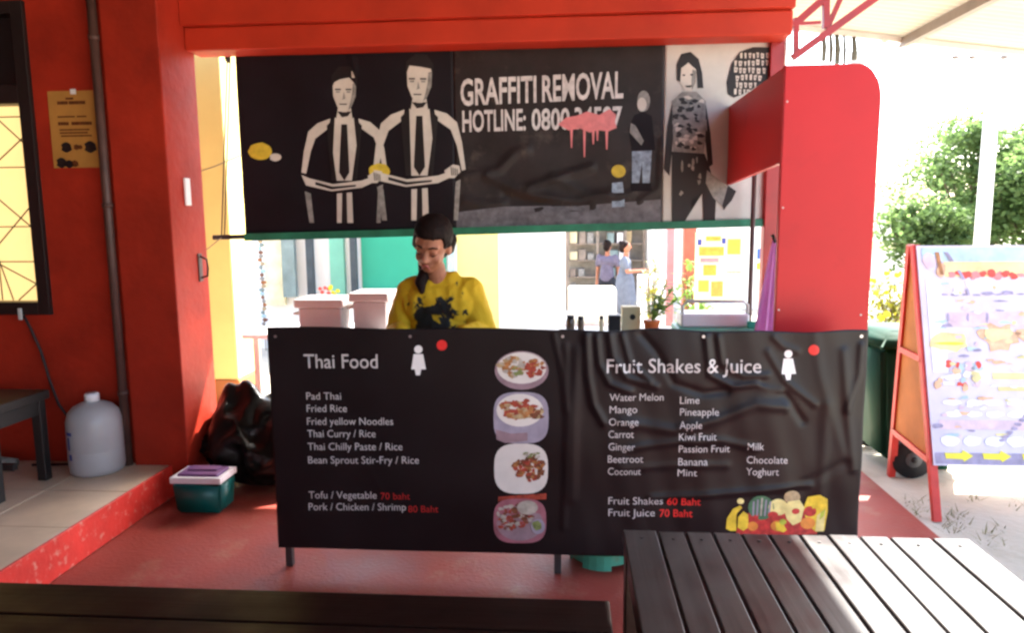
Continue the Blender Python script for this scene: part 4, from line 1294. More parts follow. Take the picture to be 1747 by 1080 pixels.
# head, tipped forward and slightly to her right
HR = Matrix.Rotation(RAD(24), 3, 'X') @ Matrix.Rotation(RAD(6), 3, 'Y') @ Matrix.Rotation(RAD(-10), 3, 'Z')
HC = W(-.018, -.085, 1.300)
def Hd(x, y, z): return HC + HR @ Vector((x, y, z))
ball(bm, HC + HR @ Vector((0, .012, .028)), 1.0, 3, (.078, .094, .092), HR)
ball(bm, Hd(0, -.022, -.035), 1.0, 3, (.062, .062, .080), HR)
ball(bm, Hd(0, -.052, -.088), 1.0, 2, (.028, .026, .022), HR)
for s in (-1, 1):
    ball(bm, Hd(s * .036, -.054, -.034), 1.0, 2, (.024, .021, .028), HR)
    ball(bm, Hd(s * .079, .012, -.012), 1.0, 2, (.011, .020, .031), HR)
    ball(bm, Hd(s * .032, -.073, .006), 1.0, 2, (.018, .012, .011), HR)
    capsule(bm, Hd(s * .012, -.080, .026), .008, Hd(s * .050, -.066, .027), .007)
capsule(bm, Hd(0, -.078, .012), .008, Hd(0, -.100, -.032), .0125)
for s in (-1, 1): ball(bm, Hd(s * .011, -.090, -.036), .010, 2)
capsule(bm, Hd(-.018, -.076, -.062), .009, Hd(.018, -.076, -.062), .009)
body = remeshed('body', bm, 'skin', wo, .006, 3)
for s in (-1, 1):
    bm = B(); tube(bm, [Hd(s * .014, -.089, .027), Hd(s * .033, -.085, .033), Hd(s * .053, -.072, .026)], [.003, .0042, .002], 6); finish('eyebrow', bm, 'hair', wo, True)
    bm = B(); tube(bm, [Hd(s * .018, -.084, -.002), Hd(s * .033, -.087, -.008), Hd(s * .049, -.077, -.001)], [.0015, .003, .0015], 6); finish('eyelash', bm, 'hair', wo, True)
bm = B(); tube(bm, [Hd(-.020, -.080, -.084), Hd(-.008, -.0865, -.060), Hd(0, -.0865, -.0615), Hd(.008, -.0865, -.060), Hd(.020, -.080, -.084)], [.002, .0055, .005, .0055, .002], 8); finish('lips', bm, 'lips', wo, True)
# hair: cap, side sweep, tail over her right shoulder, small bun
bm = B()
ball(bm, HC + HR @ Vector((0, .020, .052)), 1.0, 4, (.088, .100, .090), HR)
ball(bm, Hd(0, .055, -.01), 1.0, 3, (.076, .066, .080), HR)
capsule(bm, Hd(-.055, -.030, .080), .018, Hd(-.078, -.002, -.005), .014)
capsule(bm, Hd(.055, -.030, .080), .018, Hd(.078, .0, .02), .013)
capsule(bm, Hd(-.052, .065, -.02), .034, W(-.062, -.045, 1.175), .028)
capsule(bm, W(-.062, -.045, 1.175), .028, W(-.070, -.100, 1.135), .024)
capsule(bm, W(-.070, -.100, 1.135), .023, W(-.062, -.122, 1.095), .012)
capsule(bm, Hd(.070, .06, .02), .026, Hd(.055, .075, -.04), .026)
for v in bm.verts:
    # keep the face clear of the cap
    q = HR.transposed() @ (v.co - HC)
    if q.y < -.03 and q.z < .055 and abs(q.x) < .062 and v.co.z > 1.19:
        v.co += HR @ Vector((0, .06, .02))
remeshed('hair', bm, 'hair', wo, .006, 2, .004)
# long sleeved top
bm = B()
capsule(bm, W(0, .0, .80), .150, W(0, 0, .95), .138, 20, (1.0, .80))
capsule(bm, W(-.075, -.005, 1.03), .108, W(.075, -.005, 1.03), .108)
capsule(bm, W(-.118, 0, 1.095), .058, W(.118, 0, 1.095), .058)
capsule(bm, W(-.055, -.01, 1.12), .055, W(.055, -.01, 1.12), .055)
for s in (-1, 1):
    capsule(bm, W(s * .138, -.005, 1.085), .062, W(s * .200, -.02, .90), .058)
    capsule(bm, W(s * .198, -.02, .89), .056, W(s * .14, -.23, .915), .040)
for v in bm.verts:   # scooped neckline
    d = (v.co - W(-.006, -.06, 1.185))
    L = math.sqrt((d.x / 1.0) ** 2 + (d.y / 1.0) ** 2 + (d.z / .85) ** 2)
    if L < .075:
        v.co += d.normalized() * (.075 - L) * .9
remeshed('long_sleeved_top', bm, 'yellow_shirt', wo, .007, 4, .009)
bm = B()
capsule(bm, W(0, 0, .74), .135, W(0, 0, .84), .135, 18, (1, .78))
for s in (-1, 1):
    capsule(bm, W(s * .085, 0, .78), .100, W(s * .09, .01, .45), .075)
    capsule(bm, W(s * .09, .01, .45), .074, W(s * .09, .02, .07), .058)
remeshed('trousers', bm, 'trousers', wo, .012, 4)

def far_person(name, label, x, y, face, top, bottom, dress, arm):
    z0 = ground_z(x, y)
    t = thing(name, label, 'person', (x, y, z0))
    Rz = Matrix.Rotation(face, 3, 'Z')
    def P(a, b, c): return Vector((x, y, z0)) + Rz @ Vector((a, b, c))
    bm = B()
    for s in (-1, 1):
        capsule(bm, P(s * .08, 0, .80), .08, P(s * .085, -.01, .44), .055)
        capsule(bm, P(s * .085, -.01, .44), .052, P(s * .085, .02, .08), .034)
        capsule(bm, P(s * .085, .03, .035), .034, P(s * .095, -.13, .028), .027)
        e = P(s * .21, -.06, 1.02); h = P(s * .16, -.32, 1.04) if arm else P(s * .22, -.04, .80)
        capsule(bm, P(s * .165, 0, 1.25), .045, e, .038)
        capsule(bm, e, .036, h, .026)
        hand(bm, h, (h - e), (0, 0, 1), .9, s)
    capsule(bm, P(0, 0, .86), .12, P(0, 0, 1.02), .10)
    capsule(bm, P(-.08, 0, 1.18), .09, P(.08, 0, 1.18), .09)
    capsule(bm, P(0, .0, 1.24), .05, P(0, -.02, 1.38), .045)
    ball(bm, P(0, -.02, 1.46), 1.0, 3, (.075, .09, .10))
    capsule(bm, P(0, -.10, 1.47), .01, P(0, -.118, 1.44), .012)
    remeshed('body', bm, 'skin', t, .014, 3)
    bm = B(); ball(bm, P(0, .012, 1.495), 1.0, 3, (.086, .098, .088)); ball(bm, P(0, .06, 1.44), 1.0, 3, (.07, .06, .09)); ball(bm, P(0, .09, 1.54), .045, 2)
    remeshed('hair', bm, 'hair', t, .014, 2)
    bm = B()
    capsule(bm, P(0, 0, .84), .145, P(0, 0, 1.02), .125, 16, (1, .85)); capsule(bm, P(-.08, 0, 1.17), .105, P(.08, 0, 1.17), .105)
    for s in (-1, 1): capsule(bm, P(s * .16, 0, 1.24), .062, P(s * .20, -.04, 1.10), .058)
    if dress:
        capsule(bm, P(0, 0, .86), .17, P(0, 0, .42), .22, 16, (1, 1))
    remeshed('dress' if dress else 'shirt', bm, top, t, .016, 3)
    if not dress:
        bm = B(); capsule(bm, P(0, 0, .80), .14, P(0, 0, .88), .135, 16, (1, .8))
        for s in (-1, 1):
            capsule(bm, P(s * .085, 0, .78), .095, P(s * .085, -.01, .44), .075); capsule(bm, P(s * .085, -.01, .44), .072, P(s * .085, .02, .09), .055)
        remeshed('trousers', bm, bottom, t, .016, 3)
        bm = B(); tube(bm, [P(-.13, -.09, 1.27), P(0, -.125, 1.08), P(.13, -.11, .92)], .012, 6); finish('bag_strap', bm, 'print_black', t)
    return t
p1 = PY(1036, 440, 14.2); far_person('person', 'distant person in mauve shirt with dark strap beside the shop shelves', p1.x, 14.2, RAD(160), 'mauve_cloth', 'trousers', False, False)
p2 = PY(1067, 440, 13.4); far_person('person', 'distant person in grey dress reaching forward near the shop shelves', p2.x, 13.4, RAD(80), 'grey_cloth', 'trousers', True, True)

# ------------------------------------------------------------------ sunny yard behind the stall
# yellow pillar
yp = thing('yellow_pillar', 'tall pale yellow pillar with brown painted base behind the red column', 'pillar', (-2.7, 5.55, 0))
xa, xb = PY(270, 400, 5.5).x, PY(392, 400, 5.5).x
zsplit = PY(370, 648, 5.5).z
pbox('shaft', 'pillar_yellow', yp, xa, xb, 5.5, 5.9, zsplit, 3.2, bev=.01)
pbox('base', 'pillar_brown', yp, xa - .01, xb + .012, 5.488, 5.912, -.12, zsplit - .001, bev=.006)
# small white-and-pink pot by the bag
# row of bright shop fronts
FY = 9.5
def fx(px): return PY(px, 470, FY).x
def fz(py): return PY(870, py, FY).z
rw = thing('shop_row', 'bright white shop row with teal shutter and yellow wall in the sun', 'building', (-2.0, FY, ground_z(0, FY)))
gz = ground_z(0, FY) - .1
def fbox(n, m, p0, p1, y0, y1, t0=0.0, d=.12, Y0=FY):
    z1 = 3.2 if y0 is None else fz(y0); z0 = gz if y1 is None else fz(y1)
    return pbox(n, m, rw, fx(p0), fx(p1), Y0 - d + t0, Y0 + t0, z0, z1)
fbox('wall', 'plaster_white', 250, 780, None, None, .12, .1)
fbox('wall', 'plaster_yellow', 780.5, 850, None, None, .12, .11)
fbox('wall', 'plaster_white', 850.5, 964, None, None, .12, .105)
pbox('roof', 'roof_tile', rw, fx(240), fx(970), FY - .3, FY + 3, 3.202, 3.3)
pbox('side_wall', 'plaster_white', rw, fx(964) - .15, fx(964), FY + .122, FY + 3, gz, 3.2)
fbox('shutter', 'teal_board', 618, 762, None, 493, .04, .05)
for a, b, m in [(488, 509, 'grey_green'), (529, 540, 'slate_post'), (603, 613, 'slate_post')]:
    fbox('post', m, a, b, None, 505, -.05, .08)
fbox('sill', 'plaster_white', 612, 768, 493.5, 502, .0, .16)
fbox('frame_strip', 'lightblue', 768, 776, None, 500, 0, .07)
fbox('painted_panel', 'mint_plastic', 566, 590, None, 508, .02, .08)
fbox('door_panel', 'cream_print', 455, 487, None, 520, .0, .06)
# faint drawings on the white wall
for (cx, cy, rx, ry) in [(888, 530, 3, 16), (930, 528, 3, 20), (955, 520, 2, 16), (905, 518, 12, 3), (945, 505, 10, 3), (915, 540, 8, 3)]:
    fbox('painted_mark', 'faint_pink', cx - rx, cx + rx, cy - ry, cy + ry, .018, .010)
# speckled hanging beads
hb = thing('bead_string', 'string of coloured beads hanging before the white shop wall', 'beads', (fx(447), 9.2, 0))
mts = ['pillar_brown', 'food_tan', 'grey_green', 'lightblue', 'food_brown', 'print_grey']
bx = PY(447, 470, 9.2).x
for k in range(26):
    z = PY(447, 405 + k * 6.4, 9.2).z
    bm = B(); ball(bm, (bx + rnd.uniform(-.02, .02), 9.2, z), .030, 1, (rnd.uniform(.8, 1.5), 1, .9)); finish('bead', bm, mts[k % 6], hb, True)
bm = B(); tube(bm, [(bx, 9.2, ground_z(0, 9.2)), (bx, 9.2, 3.15), (bx, 9.6, 3.15)], .008, 6); finish('cord', bm, 'rope', hb)
# red and yellow flowers in a white planter
fl = thing('flower_planter', 'white planter of red and yellow flowers beside the slate posts', 'planter', (PY(560, 500, 8.8).x, 8.8, ground_z(0, 8.8)))
fxx = PY(560, 500, 8.8).x; fzt = PY(560, 524, 8.8).z
bm = B(); lathe(bm, (fxx, 8.8, ground_z(0, 8.8) - .02), [(.14, 0), (.18, fzt - ground_z(0, 8.8)), (.16, fzt - ground_z(0, 8.8) + .02)], 16); finish('pot', bm, 'white_plastic', fl, True)
bm = B()
for k in range(60):
    a = rnd.uniform(0, 6.28); leaf(bm, Vector((fxx, 8.8, fzt)), Vector((math.cos(a), math.sin(a), rnd.uniform(.6, 2))), rnd.uniform(.12, .26), .02, .4)
finish('foliage', bm, 'leaf_bush', fl, True)
for k in range(18):
    p = Vector((fxx + rnd.uniform(-.13, .13), 8.8 + rnd.uniform(-.12, .06), fzt + rnd.uniform(.06, .26)))
    bm = B(); ball(bm, p, rnd.uniform(.022, .036), 1); finish('flower', bm, 'flower_red' if p.x < fxx + .01 else 'flower_yellow', fl, True)

# far shop with shelves
SY = 15.5
def gx(px, Y=SY): return PY(px, 470, Y).x
gz2 = ground_z(0, SY)
fs = thing('corner_shop', 'distant open shop with beige goods shelves behind the two people', 'building', (gx(1030), SY, gz2))
pbox('back_wall', 'shop_back', fs, gx(962), gx(1105), SY + .6, SY + .7, gz2, 2.6)
pbox('side_wall', 'plaster_white', fs, gx(1105) + .002, gx(1112), SY - .4, SY + .7, gz2, 2.6)
pbox('roof', 'roof_tile', fs, gx(955), gx(1340), SY - .8, SY + 1.2, 2.602, 2.7)
for k in range(5):
    z = gz2 + .35 + k * .36
    pbox('shelf', 'shelf_wood', fs, gx(964), gx(1100), SY + .3, SY + .598, z, z + .03)
for px in (966, 1018, 1066, 1099):
    pbox('shelf_post', 'shelf_wood', fs, gx(px), gx(px) + .05, SY + .24, SY + .298, gz2, gz2 + 1.95)
goods_m = ['print_grey', 'food_tan', 'cream_box', 'grey_green', 'food_pale', 'shelf_wood', 'white_plastic', 'food_green']
gn = 0
goods_c = ['grey', 'tan', 'cream', 'grey green', 'beige', 'brown', 'white', 'olive']
rowname = ['lowest', 'second lowest', 'middle', 'second highest', 'top']
for k in range(5):
    z = gz2 + .381 + k * .36
    x = gx(970) + .03
    q = 0
    while x < gx(1092) - .2:
        w, h = rnd.uniform(.12, .24), rnd.uniform(.14, .27)
        if not (gx(1015) < x + w and x < gx(1018) + .1):
            bm = B(); box(bm, x, x + w, SY + .32, SY + .50, z, z + h, .01, 1)
            q += 1
            tag(finish('goods_box', bm, goods_m[(gn * 3 + k) % 8], None, False, (x, SY + .4, z)), '%s packet on the %s shelf of the distant shop, %s from the left' % (goods_c[(gn * 3 + k) % 8], rowname[k], ['first', 'second', 'third', 'fourth', 'fifth', 'sixth', 'seventh', 'eighth'][q - 1]), 'packet', 'goods on the distant shop shelves')
            gn += 1
        x += w + rnd.uniform(.02, .07)
pbox('right_wall', 'plaster_white', fs, gx(1113), gx(1340), SY + .5, SY + .7, gz2, 2.6)
# pots / stall between people and posts
bm = B(); x0, x1 = gx(1090, 12.5), gx(1140, 12.5)
box(bm, x0, x1, 12.3, 12.8, ground_z(0, 12.5), PY(1110, 470, 12.5).z, .02)
tag(finish('display_counter', bm, 'white_plastic', None, False, (x0, 12.5, ground_z(0, 12.5))), 'white display counter in the yard right of the person in grey', 'counter')
for px, m, w, lab in [(1143, 'pink_post', .045, 'thin pinkish post in the sunny yard left of the brown post'), (1175, 'red_post', .075, 'reddish brown timber post left of the orange food poster')]:
    Y = 9.0; x = PY(px, 450, Y).x
    bm = B(); box(bm, x - w, x + w, Y - w, Y + w, ground_z(0, Y) - .05, 2.7, .01)
    tag(finish('yard_post', bm, m, None, False, (x, Y, ground_z(0, Y))), lab, 'post')
# poster stand with orange print
PYY = 7.4
ps = thing('poster_stand', 'cream and orange food poster board standing in the sunny yard', 'poster', (PY(1225, 460, PYY).x, PYY, ground_z(0, PYY)))
x0, x1 = PY(1186, 460, PYY).x, PY(1268, 460, PYY).x
z1, z0 = PY(1225, 396, PYY).z, PY(1225, 514, PYY).z
pbox('board', 'cream_print', ps, x0, x1, PYY, PYY + .03, z0, z1, bev=.004)
for x in (x0 + .02, x1 - .05): pbox('leg', 'pale_steel', ps, x, x + .03, PYY + .032, PYY + .062, ground_z(0, PYY) - .03, z1 - .05)
def psq(m, a, b, c, d):
    pbox('print', m, ps, PY(a, 460, PYY).x, PY(b, 460, PYY).x, PYY - .004, PYY - .001, PY(1225, d, PYY).z, PY(1225, c, PYY).z)
psq('orange_print', 1192, 1234, 421, 436); psq('orange_print', 1203, 1228, 403, 411); psq('orange_print', 1200, 1222, 452, 470); psq('fr_yellow', 1240, 1262, 408, 434); psq('label_blue', 1189, 1196, 408, 418); psq('label_blue', 1230, 1237, 406, 416)
psq('dish_mauve', 1194, 1226, 440, 448); psq('fr_yellow', 1192, 1210, 478, 498); psq('fr_orange', 1214, 1234, 480, 506); psq('print_grey', 1240, 1264, 463, 466)
bs = thing('blue_sign', 'small blue and yellow sign plate left of the lilac cloth', 'sign', (PY(1302, 435, 6.5).x, 6.5, ground_z(0, 6.5)))
x0, x1 = PY(1292, 435, 6.5).x, PY(1316, 435, 6.5).x
pbox('plate', 'blue_sign', bs, x0, x1, 6.5, 6.515, PY(1302, 442, 6.5).z, PY(1302, 424, 6.5).z)
pbox('lower_plate', 'fr_yellow', bs, x0, x1 - .04, 6.5, 6.515, PY(1302, 460, 6.5).z, PY(1302, 448, 6.5).z)
pbox('stake', 'pale_steel', bs, (x0 + x1) / 2 - .01, (x0 + x1) / 2 + .01, 6.516, 6.53, ground_z(0, 6.5) - .03, PY(1302, 422, 6.5).z)
# potted shrub behind post
def shrub(name, label, c, r, h, n, m, cat='shrub', flowers=0):
    t = thing(name, label, cat, c)
    bm = B()
    for k in range(6):
        a = k * 1.05; tube(bm, [c, c + Vector((math.cos(a) * r * .3, math.sin(a) * r * .3, h * .5)), c + Vector((math.cos(a) * r * .6, math.sin(a) * r * .6, h * .85))], [.018, .012, .006], 5)
    finish('stem', bm, 'bark', t)
    bm = B()
    for k in range(n):
        u = Vector((rnd.gauss(0, 1), rnd.gauss(0, 1), rnd.gauss(0, 1))).normalized() * (rnd.random() ** .4)
        p = c + Vector((u.x * r, u.y * r, h * .58 + u.z * h * .45))
        d = Vector((rnd.uniform(-1, 1), rnd.uniform(-1, 1), rnd.uniform(-.4, .9)))
        leaf(bm, p, d, rnd.uniform(.08, .14), .025, .4)
    finish('foliage', bm, m, t, True)
    for k in range(flowers):
        u = Vector((rnd.gauss(0, 1), rnd.gauss(0, 1), rnd.gauss(0, 1))).normalized()
        bm = B(); ball(bm, c + Vector((u.x * r, u.y * r, h * .58 + u.z * h * .45)), .05, 1); finish('flower', bm, 'flower_yellow', t, True)
x = PY(1187, 480, 8.6).x
shrub('potted_shrub', 'small green shrub growing at the foot of the reddish brown post', Vector((x, 8.6, ground_z(0, 8.6))), .28, 1.15, 260, 'leaf_plant')
x = PY(1100, 480, 11.5).x
shrub('yard_shrub', 'yellow green shrub in the yard beyond the potted plant', Vector((x + .1, 11.5, ground_z(0, 11.5))), .20, 1.35, 110, 'leaf_bush')
x = PY(1524, 470, 10.5).x
shrub('flowering_shrub', 'yellow flowering shrub to the left of the sandwich board top', Vector((x, 10.5, ground_z(0, 10.5))), .38, 1.0, 420, 'leaf_bush', 'shrub', 26)

# ------------------------------------------------------------------ right side: awning, hanging strips, tree, pole, house
aw = thing('awning', 'pale corrugated awning roof sheet with dark steel purlin at upper right', 'awning', (2.6, 4.4, 2.7))
AY0, AY1 = 3.3, 5.3
A = PY(1350, 41, AY1); Bp = PY(1747, 86, AY1)
def az(x): return A.z + (x - A.x) * (Bp.z - A.z) / (Bp.x - A.x)
bm = B()
xs = [1.22 + .4 * i for i in range(11)]
n = 27 * 8
rows = []
for j in range(n + 1):
    y = AY0 + (AY1 - AY0) * j / n
    rows.append([bm.verts.new((x, y, az(x) + .012 * math.sin(j / 8 * 2 * math.pi))) for x in xs])
for j in range(n):
    for i in range(len(xs) - 1):
        bm.faces.new((rows[j][i], rows[j][i + 1], rows[j + 1][i + 1], rows[j + 1][i]))
finish('sheet', bm, 'awning', aw, True)
pA = PY(1548, 60, 5.22)
bm = B(); bar(bm, (pA.x, 5.27, az(pA.x) - .045), (pA.x, 3.35, az(pA.x) - .045), .05, .06); finish('purlin', bm, 'awning_steel', aw)
bm = B(); bar(bm, (1.25, 5.262, az(1.25) - .032), (5.1, 5.262, az(5.1) - .032), .035, .035); finish('edge_rail', bm, 'pale_steel', aw)
bm = B(); bar(bm, (pA.x, 5.30, az(pA.x) - .06), PY(1462, 108, 5.7), .03, .03); finish('brace', bm, 'pale_steel', aw)
bm = B(); q = PY(1458, 108, 5.75); box(bm, q.x - .04, q.x + .04, 5.71, 5.79, ground_z(0, 5.75) - .05, az(q.x) - .02); finish('support_post', bm, 'pale_steel', aw)
bm = B(); bar(bm, (q.x, 5.72, az(q.x) - .045), (q.x, 5.24, az(q.x) - .052), .03, .03); finish('support_arm', bm, 'pale_steel', aw)
mat('strip_dark', (0.10, 0.11, 0.10), 0.7, 0.3, var=0.3)
for i, (px, y0, y1, w, lab) in enumerate([(1405, 55, 104, .012, 'leftmost'), (1417, 52, 106, .010, 'second from left'), (1428, 50, 108, .014, 'third from left'), (1440, 56, 108, .008, 'fourth, thinnest'), (1457, 53, 102, .013, 'rightmost')]):
    a, b = PY(px, y0, 5.25), PY(px, y1, 5.25)
    a.z = az(a.x) - .05
    bm = B(); tube(bm, [a, (a + b) / 2 + Vector((.006, 0, 0)), b], [w * 1.1, w * 1.5, w * 1.3], 6)
    tag(finish('hanging_strip', bm, 'strip_dark', None, True, a), 'dark strip hanging from the awning edge above the red panel, %s of five' % lab, 'strip', 'strips under the awning edge')
for px, lab in [(1630, 'leftmost'), (1659, 'middle'), (1714, 'rightmost')]:
    p = PY(px, 97, 5.5)
    t = thing('hanging_clip', 'small dark clip dangling under the awning edge, %s of three' % lab, 'clip', p, 'clips under the awning edge')
    bm = B(); ball(bm, p, .022, 2, (1.3, .8, .8)); finish('clip', bm, 'awning_steel', t, True)
    bm = B(); tube(bm, [p, Vector((p.x, 5.27, az(p.x) - .05))], .0015, 5); finish('wire', bm, 'pale_steel', t)

def tree(name, label, c, trunk_h, R, Hc, nclump, per, seed, lean=0.0):
    rg = random.Random(seed)
    t = thing(name, label, 'tree', c)
    top = c + Vector((lean, 0, trunk_h))
    bm = B(); tube(bm, [c - Vector((0, 0, .1)), c + Vector((.04, 0, trunk_h * .4)), c + Vector((lean * .7, .03, trunk_h * .8)), top], [.17, .13, .11, .08], 10)
    finish('trunk', bm, 'bark', t, True)
    clumps = []
    for k in range(nclump):
        u = Vector((rg.gauss(0, 1), rg.gauss(0, 1), rg.gauss(0, 1))).normalized() * (.35 + .65 * rg.random() ** .6)
        p = top + Vector((u.x * R, u.y * R * .8, Hc * .48 + u.z * Hc * .55))
        clumps.append((p, rg.uniform(.32, .62)))
    bm = B()
    for p, r in clumps[::3]:
        mid = top.lerp(p, .5) + Vector((0, 0, -.15))
        tube(bm, [top - Vector((0, 0, .2)), mid, p], [.06, .04, .012], 6)
    finish('limb', bm, 'bark', t, True)
    bm = B()
    for p, r in clumps:
        for k in range(per):
            u = Vector((rg.gauss(0, 1), rg.gauss(0, 1), rg.gauss(0, .8))).normalized() * r * (rg.random() ** .45)
            q = p + u
            d = Vector((rg.uniform(-1, 1), rg.uniform(-1, 1), rg.uniform(-.5, .6))).normalized()
            s = d.cross(Vector((rg.uniform(-1, 1), rg.uniform(-1, 1), rg.uniform(-1, 1)))).normalized()
            L, w = rg.uniform(.09, .17), rg.uniform(.03, .055)
            v = [bm.verts.new(x) for x in (q - d * L * .5, q + s * w, q + d * L * .5, q - s * w)]
            bm.faces.new(v)
    finish('crown', bm, 'leaf_tree', t, normals=False)
tc1 = PY(1655, 400, 17.5)
tree('leafy_tree', 'large light green tree behind the white pole', Vector((tc1.x, 17.5, ground_z(0, 17))), 1.15, 1.75, 3.3, 70, 170, 3, .1)
tc2 = PY(1790, 400, 16.5)
tree('leafy_tree', 'light green tree at the right edge beyond the sandwich board', Vector((tc2.x, 16.5, ground_z(0, 17))), 1.0, 1.5, 2.9, 52, 170, 5, 0)
tc3 = PY(1600, 400, 15.5)
tree('young_tree', 'lower bushy tree left of the white pole, with thin trunk showing', Vector((tc3.x - .1, 15.5, ground_z(0, 15))), .9, .75, 1.5, 26, 150, 9, -.1)
q = PY(1683, 300, 12.0)
up = thing('utility_pole', 'white concrete utility pole standing in front of the tree', 'pole', (q.x, 12, ground_z(0, 12)))
bm = B(); lathe(bm, (q.x, 12, ground_z(0, 12) - .1), [(.115, 0), (.105, 2.5), (.088, 7.0)], 16); finish('shaft', bm, 'concrete_pole', up, True)
bm = B(); box(bm, q.x - .55, q.x + .55, 11.86, 11.908, 6.05, 6.14); finish('cross_arm', bm, 'pale_steel', up)
# far pale house
hx0, hx1 = PY(1470, 400, 22).x, PY(1562, 400, 22).x
hz = ground_z(0, 22)
hs = thing('far_house', 'pale distant house with low reddish roof behind the red panel', 'house', ((hx0 + hx1) / 2, 22.5, hz))
pbox('wall', 'plaster_white', hs, hx0, hx1, 22, 25, hz, PY(1520, 338, 22).z)
zr = PY(1520, 338, 22).z
bm = B(); hexa(bm, [(hx0 - .2, 21.7, zr + .002), (hx1 + .2, 21.7, zr + .002), (hx1 + .2, 25.3, zr + .002), (hx0 - .2, 25.3, zr + .002), (hx0 + .3, 23.2, zr + .5), (hx1 - .4, 23.2, zr + .5), (hx1 - .4, 23.8, zr + .5), (hx0 + .3, 23.8, zr + .5)])
finish('roof', bm, 'roof_tile', hs)
for a, b in [(1516, 1526), (1536, 1546)]:
    w = pbox('window', 'shelf_wood', hs, PY(a, 400, 22).x, PY(b, 400, 22).x, 21.96, 21.999, PY(1520, 385, 22).z, PY(1520, 365, 22).z)
pbox('band', 'cream_print', hs, hx0 + .02, hx1 - .02, 21.95, 21.999, PY(1520, 425, 22).z, PY(1520, 412, 22).z)

# ------------------------------------------------------------------ sandwich board
GA = -.055
ab = thing('sandwich_board', 'red framed sandwich board with a pale colourful printed face', 'sign', (2.05, 3.6, GA))
f0 = PZ(1598, 890, GA); b0 = PZ(1520, 812, GA)
topf = PY(1558, 418, (f0.y + b0.y) / 2 - .02)
aw_ = 1.02
TYc = topf.y
ztop = topf.z
yf, yb_ = f0.y, b0.y
xl = topf.x
# side legs: two A shapes (left and right)
for dx in (0, aw_ - .03):
    bm = B(); bar(bm, (f0.x + dx * 1.0, yf, GA), (xl + dx, TYc - .015, ztop), .036, .03); finish('front_leg', bm, 'sign_red', ab)
    bm = B(); bar(bm, (b0.x + dx, yb_, GA), (xl + dx, TYc + .02, ztop), .036, .03); finish('back_leg', bm, 'sign_red', ab)
def along(a, b, t): return Vector(a).lerp(Vector(b), t)
F0, F1 = Vector((f0.x, yf, GA)), Vector((xl, TYc - .015, ztop))
K0, K1 = Vector((b0.x, yb_, GA)), Vector((xl, TYc + .02, ztop))
# front printed face sits on the front legs
def face_pt(u, t, off):
    p = F0.lerp(F1, t)
    nrm = Vector((0, -(F1.z - F0.z), (F1.y - F0.y))).normalized()
    return p + Vector((u * aw_ - .004, 0, 0)) + nrm * off
def face_poly(name, m, uv, off, thick=0.0):
    bm = B()
    a = [bm.verts.new(face_pt(u, t, off)) for u, t in uv]
    bm.faces.new(a)
    if thick:
        b = [bm.verts.new(face_pt(u, t, off - thick)) for u, t in uv]
        bm.faces.new(b[::-1])
        for i in range(len(uv)): bm.faces.new((a[i], b[i], b[(i + 1) % len(uv)], a[(i + 1) % len(uv)]))
    return finish(name, bm, m, ab)
mat('sign_face', (0.60, 0.55, 0.66), 0.5, 0.4, var=0.10, vscale=5)
mat('sign_pink', (0.62, 0.47, 0.53), 0.5, 0.4, var=0.2, vscale=14)
mat('sign_pale_yellow', (0.66, 0.58, 0.28), 0.5, 0.4, var=0.2, vscale=12)
mat('sign_pale_blue', (0.40, 0.54, 0.62), 0.5, 0.4, var=0.2, vscale=12)
mat('sign_white', (0.80, 0.80, 0.82), 0.5, 0.4, var=0.05)
mat('sign_violet', (0.30, 0.26, 0.38), 0.5, 0.4, var=0.3, vscale=20)
mat('sign_orange', (0.70, 0.42, 0.25), 0.5, 0.4, var=0.3, vscale=24)
mat('sign_yellow', (0.78, 0.68, 0.04), 0.5, 0.4, var=0.1)
TB = .20   # lower edge of the face
face_poly('face_board', 'sign_face', [(0, TB), (1, TB), (1, .995), (0, .995)], .024, .012)
def rect(m, u0, t0, u1, t1, off=.026, sk=0.0, n=1, jit=0.0):
    face_poly('print', m, [(u0, t0), (u1, t0 + sk), (u1, t1 + sk), (u0, t1)], off)
def fT(py): return TB + (.995 - TB) * (1 - (py - 418) / (800 - 418))
def fU(px, py):   # left edge of the face in the photo runs 1566 -> 1596
    le = 1566 + (py - 418) / 382 * 30
    return (px - le) / (1000 / 3.6 + 60)
def blob(m, px, py, rx, ry, wob=.25, off=.027, n=10):
    uv = []
    for k in range(n):
        a = 2 * math.pi * k / n; w = 1 + rnd.uniform(-wob, wob)
        x, y = px + rx * w * math.cos(a), py + ry * w * math.sin(a)
        uv.append((max(.004, min(.995, fU(x, y))), fT(y)))
    face_poly('print', m, uv, off)
rect('sign_pale_blue', .02, fT(446), .99, fT(422))
rect('sign_pale_yellow', .12, fT(474), .99, fT(447), .026)
for k in range(16):
    blob('flower_red' if k % 3 else 'print_pink', 1622 + k * 12, 470 - k * .2 + rnd.uniform(-3, 3), 7, rnd.uniform(4, 7), .4, .028 + (k % 2) * .0006)
for (a, b, s) in [((1612, 430), (1622, 446), 3), ((1632, 462), (1640, 478), 2.5), ((1598, 430), (1606, 470), 3), ((1645, 495), (1648, 506), 2)]:
    bm_pts = [(a[0] - s, a[1]), (a[0] + s, a[1]), (b[0] + s, b[1]), (b[0] - s, b[1])]
    face_poly('print', 'sign_violet' if a[0] > 1605 else 'food_orange', [(fU(x, y), fT(y)) for x, y in bm_pts], .030)
blob('sign_white', 1690, 488, 50, 8, .2); blob('sign_pink', 1586, 445, 10, 16, .2, .0272); blob('sign_orange', 1604, 462, 8, 12, .3, .029)
rect('sign_white', .03, fT(640), .10, fT(480), .0262)
for k in range(9): blob('sign_violet', 1610 + k * 17, 504 + rnd.uniform(-2, 2), 6, 1.6, .3)
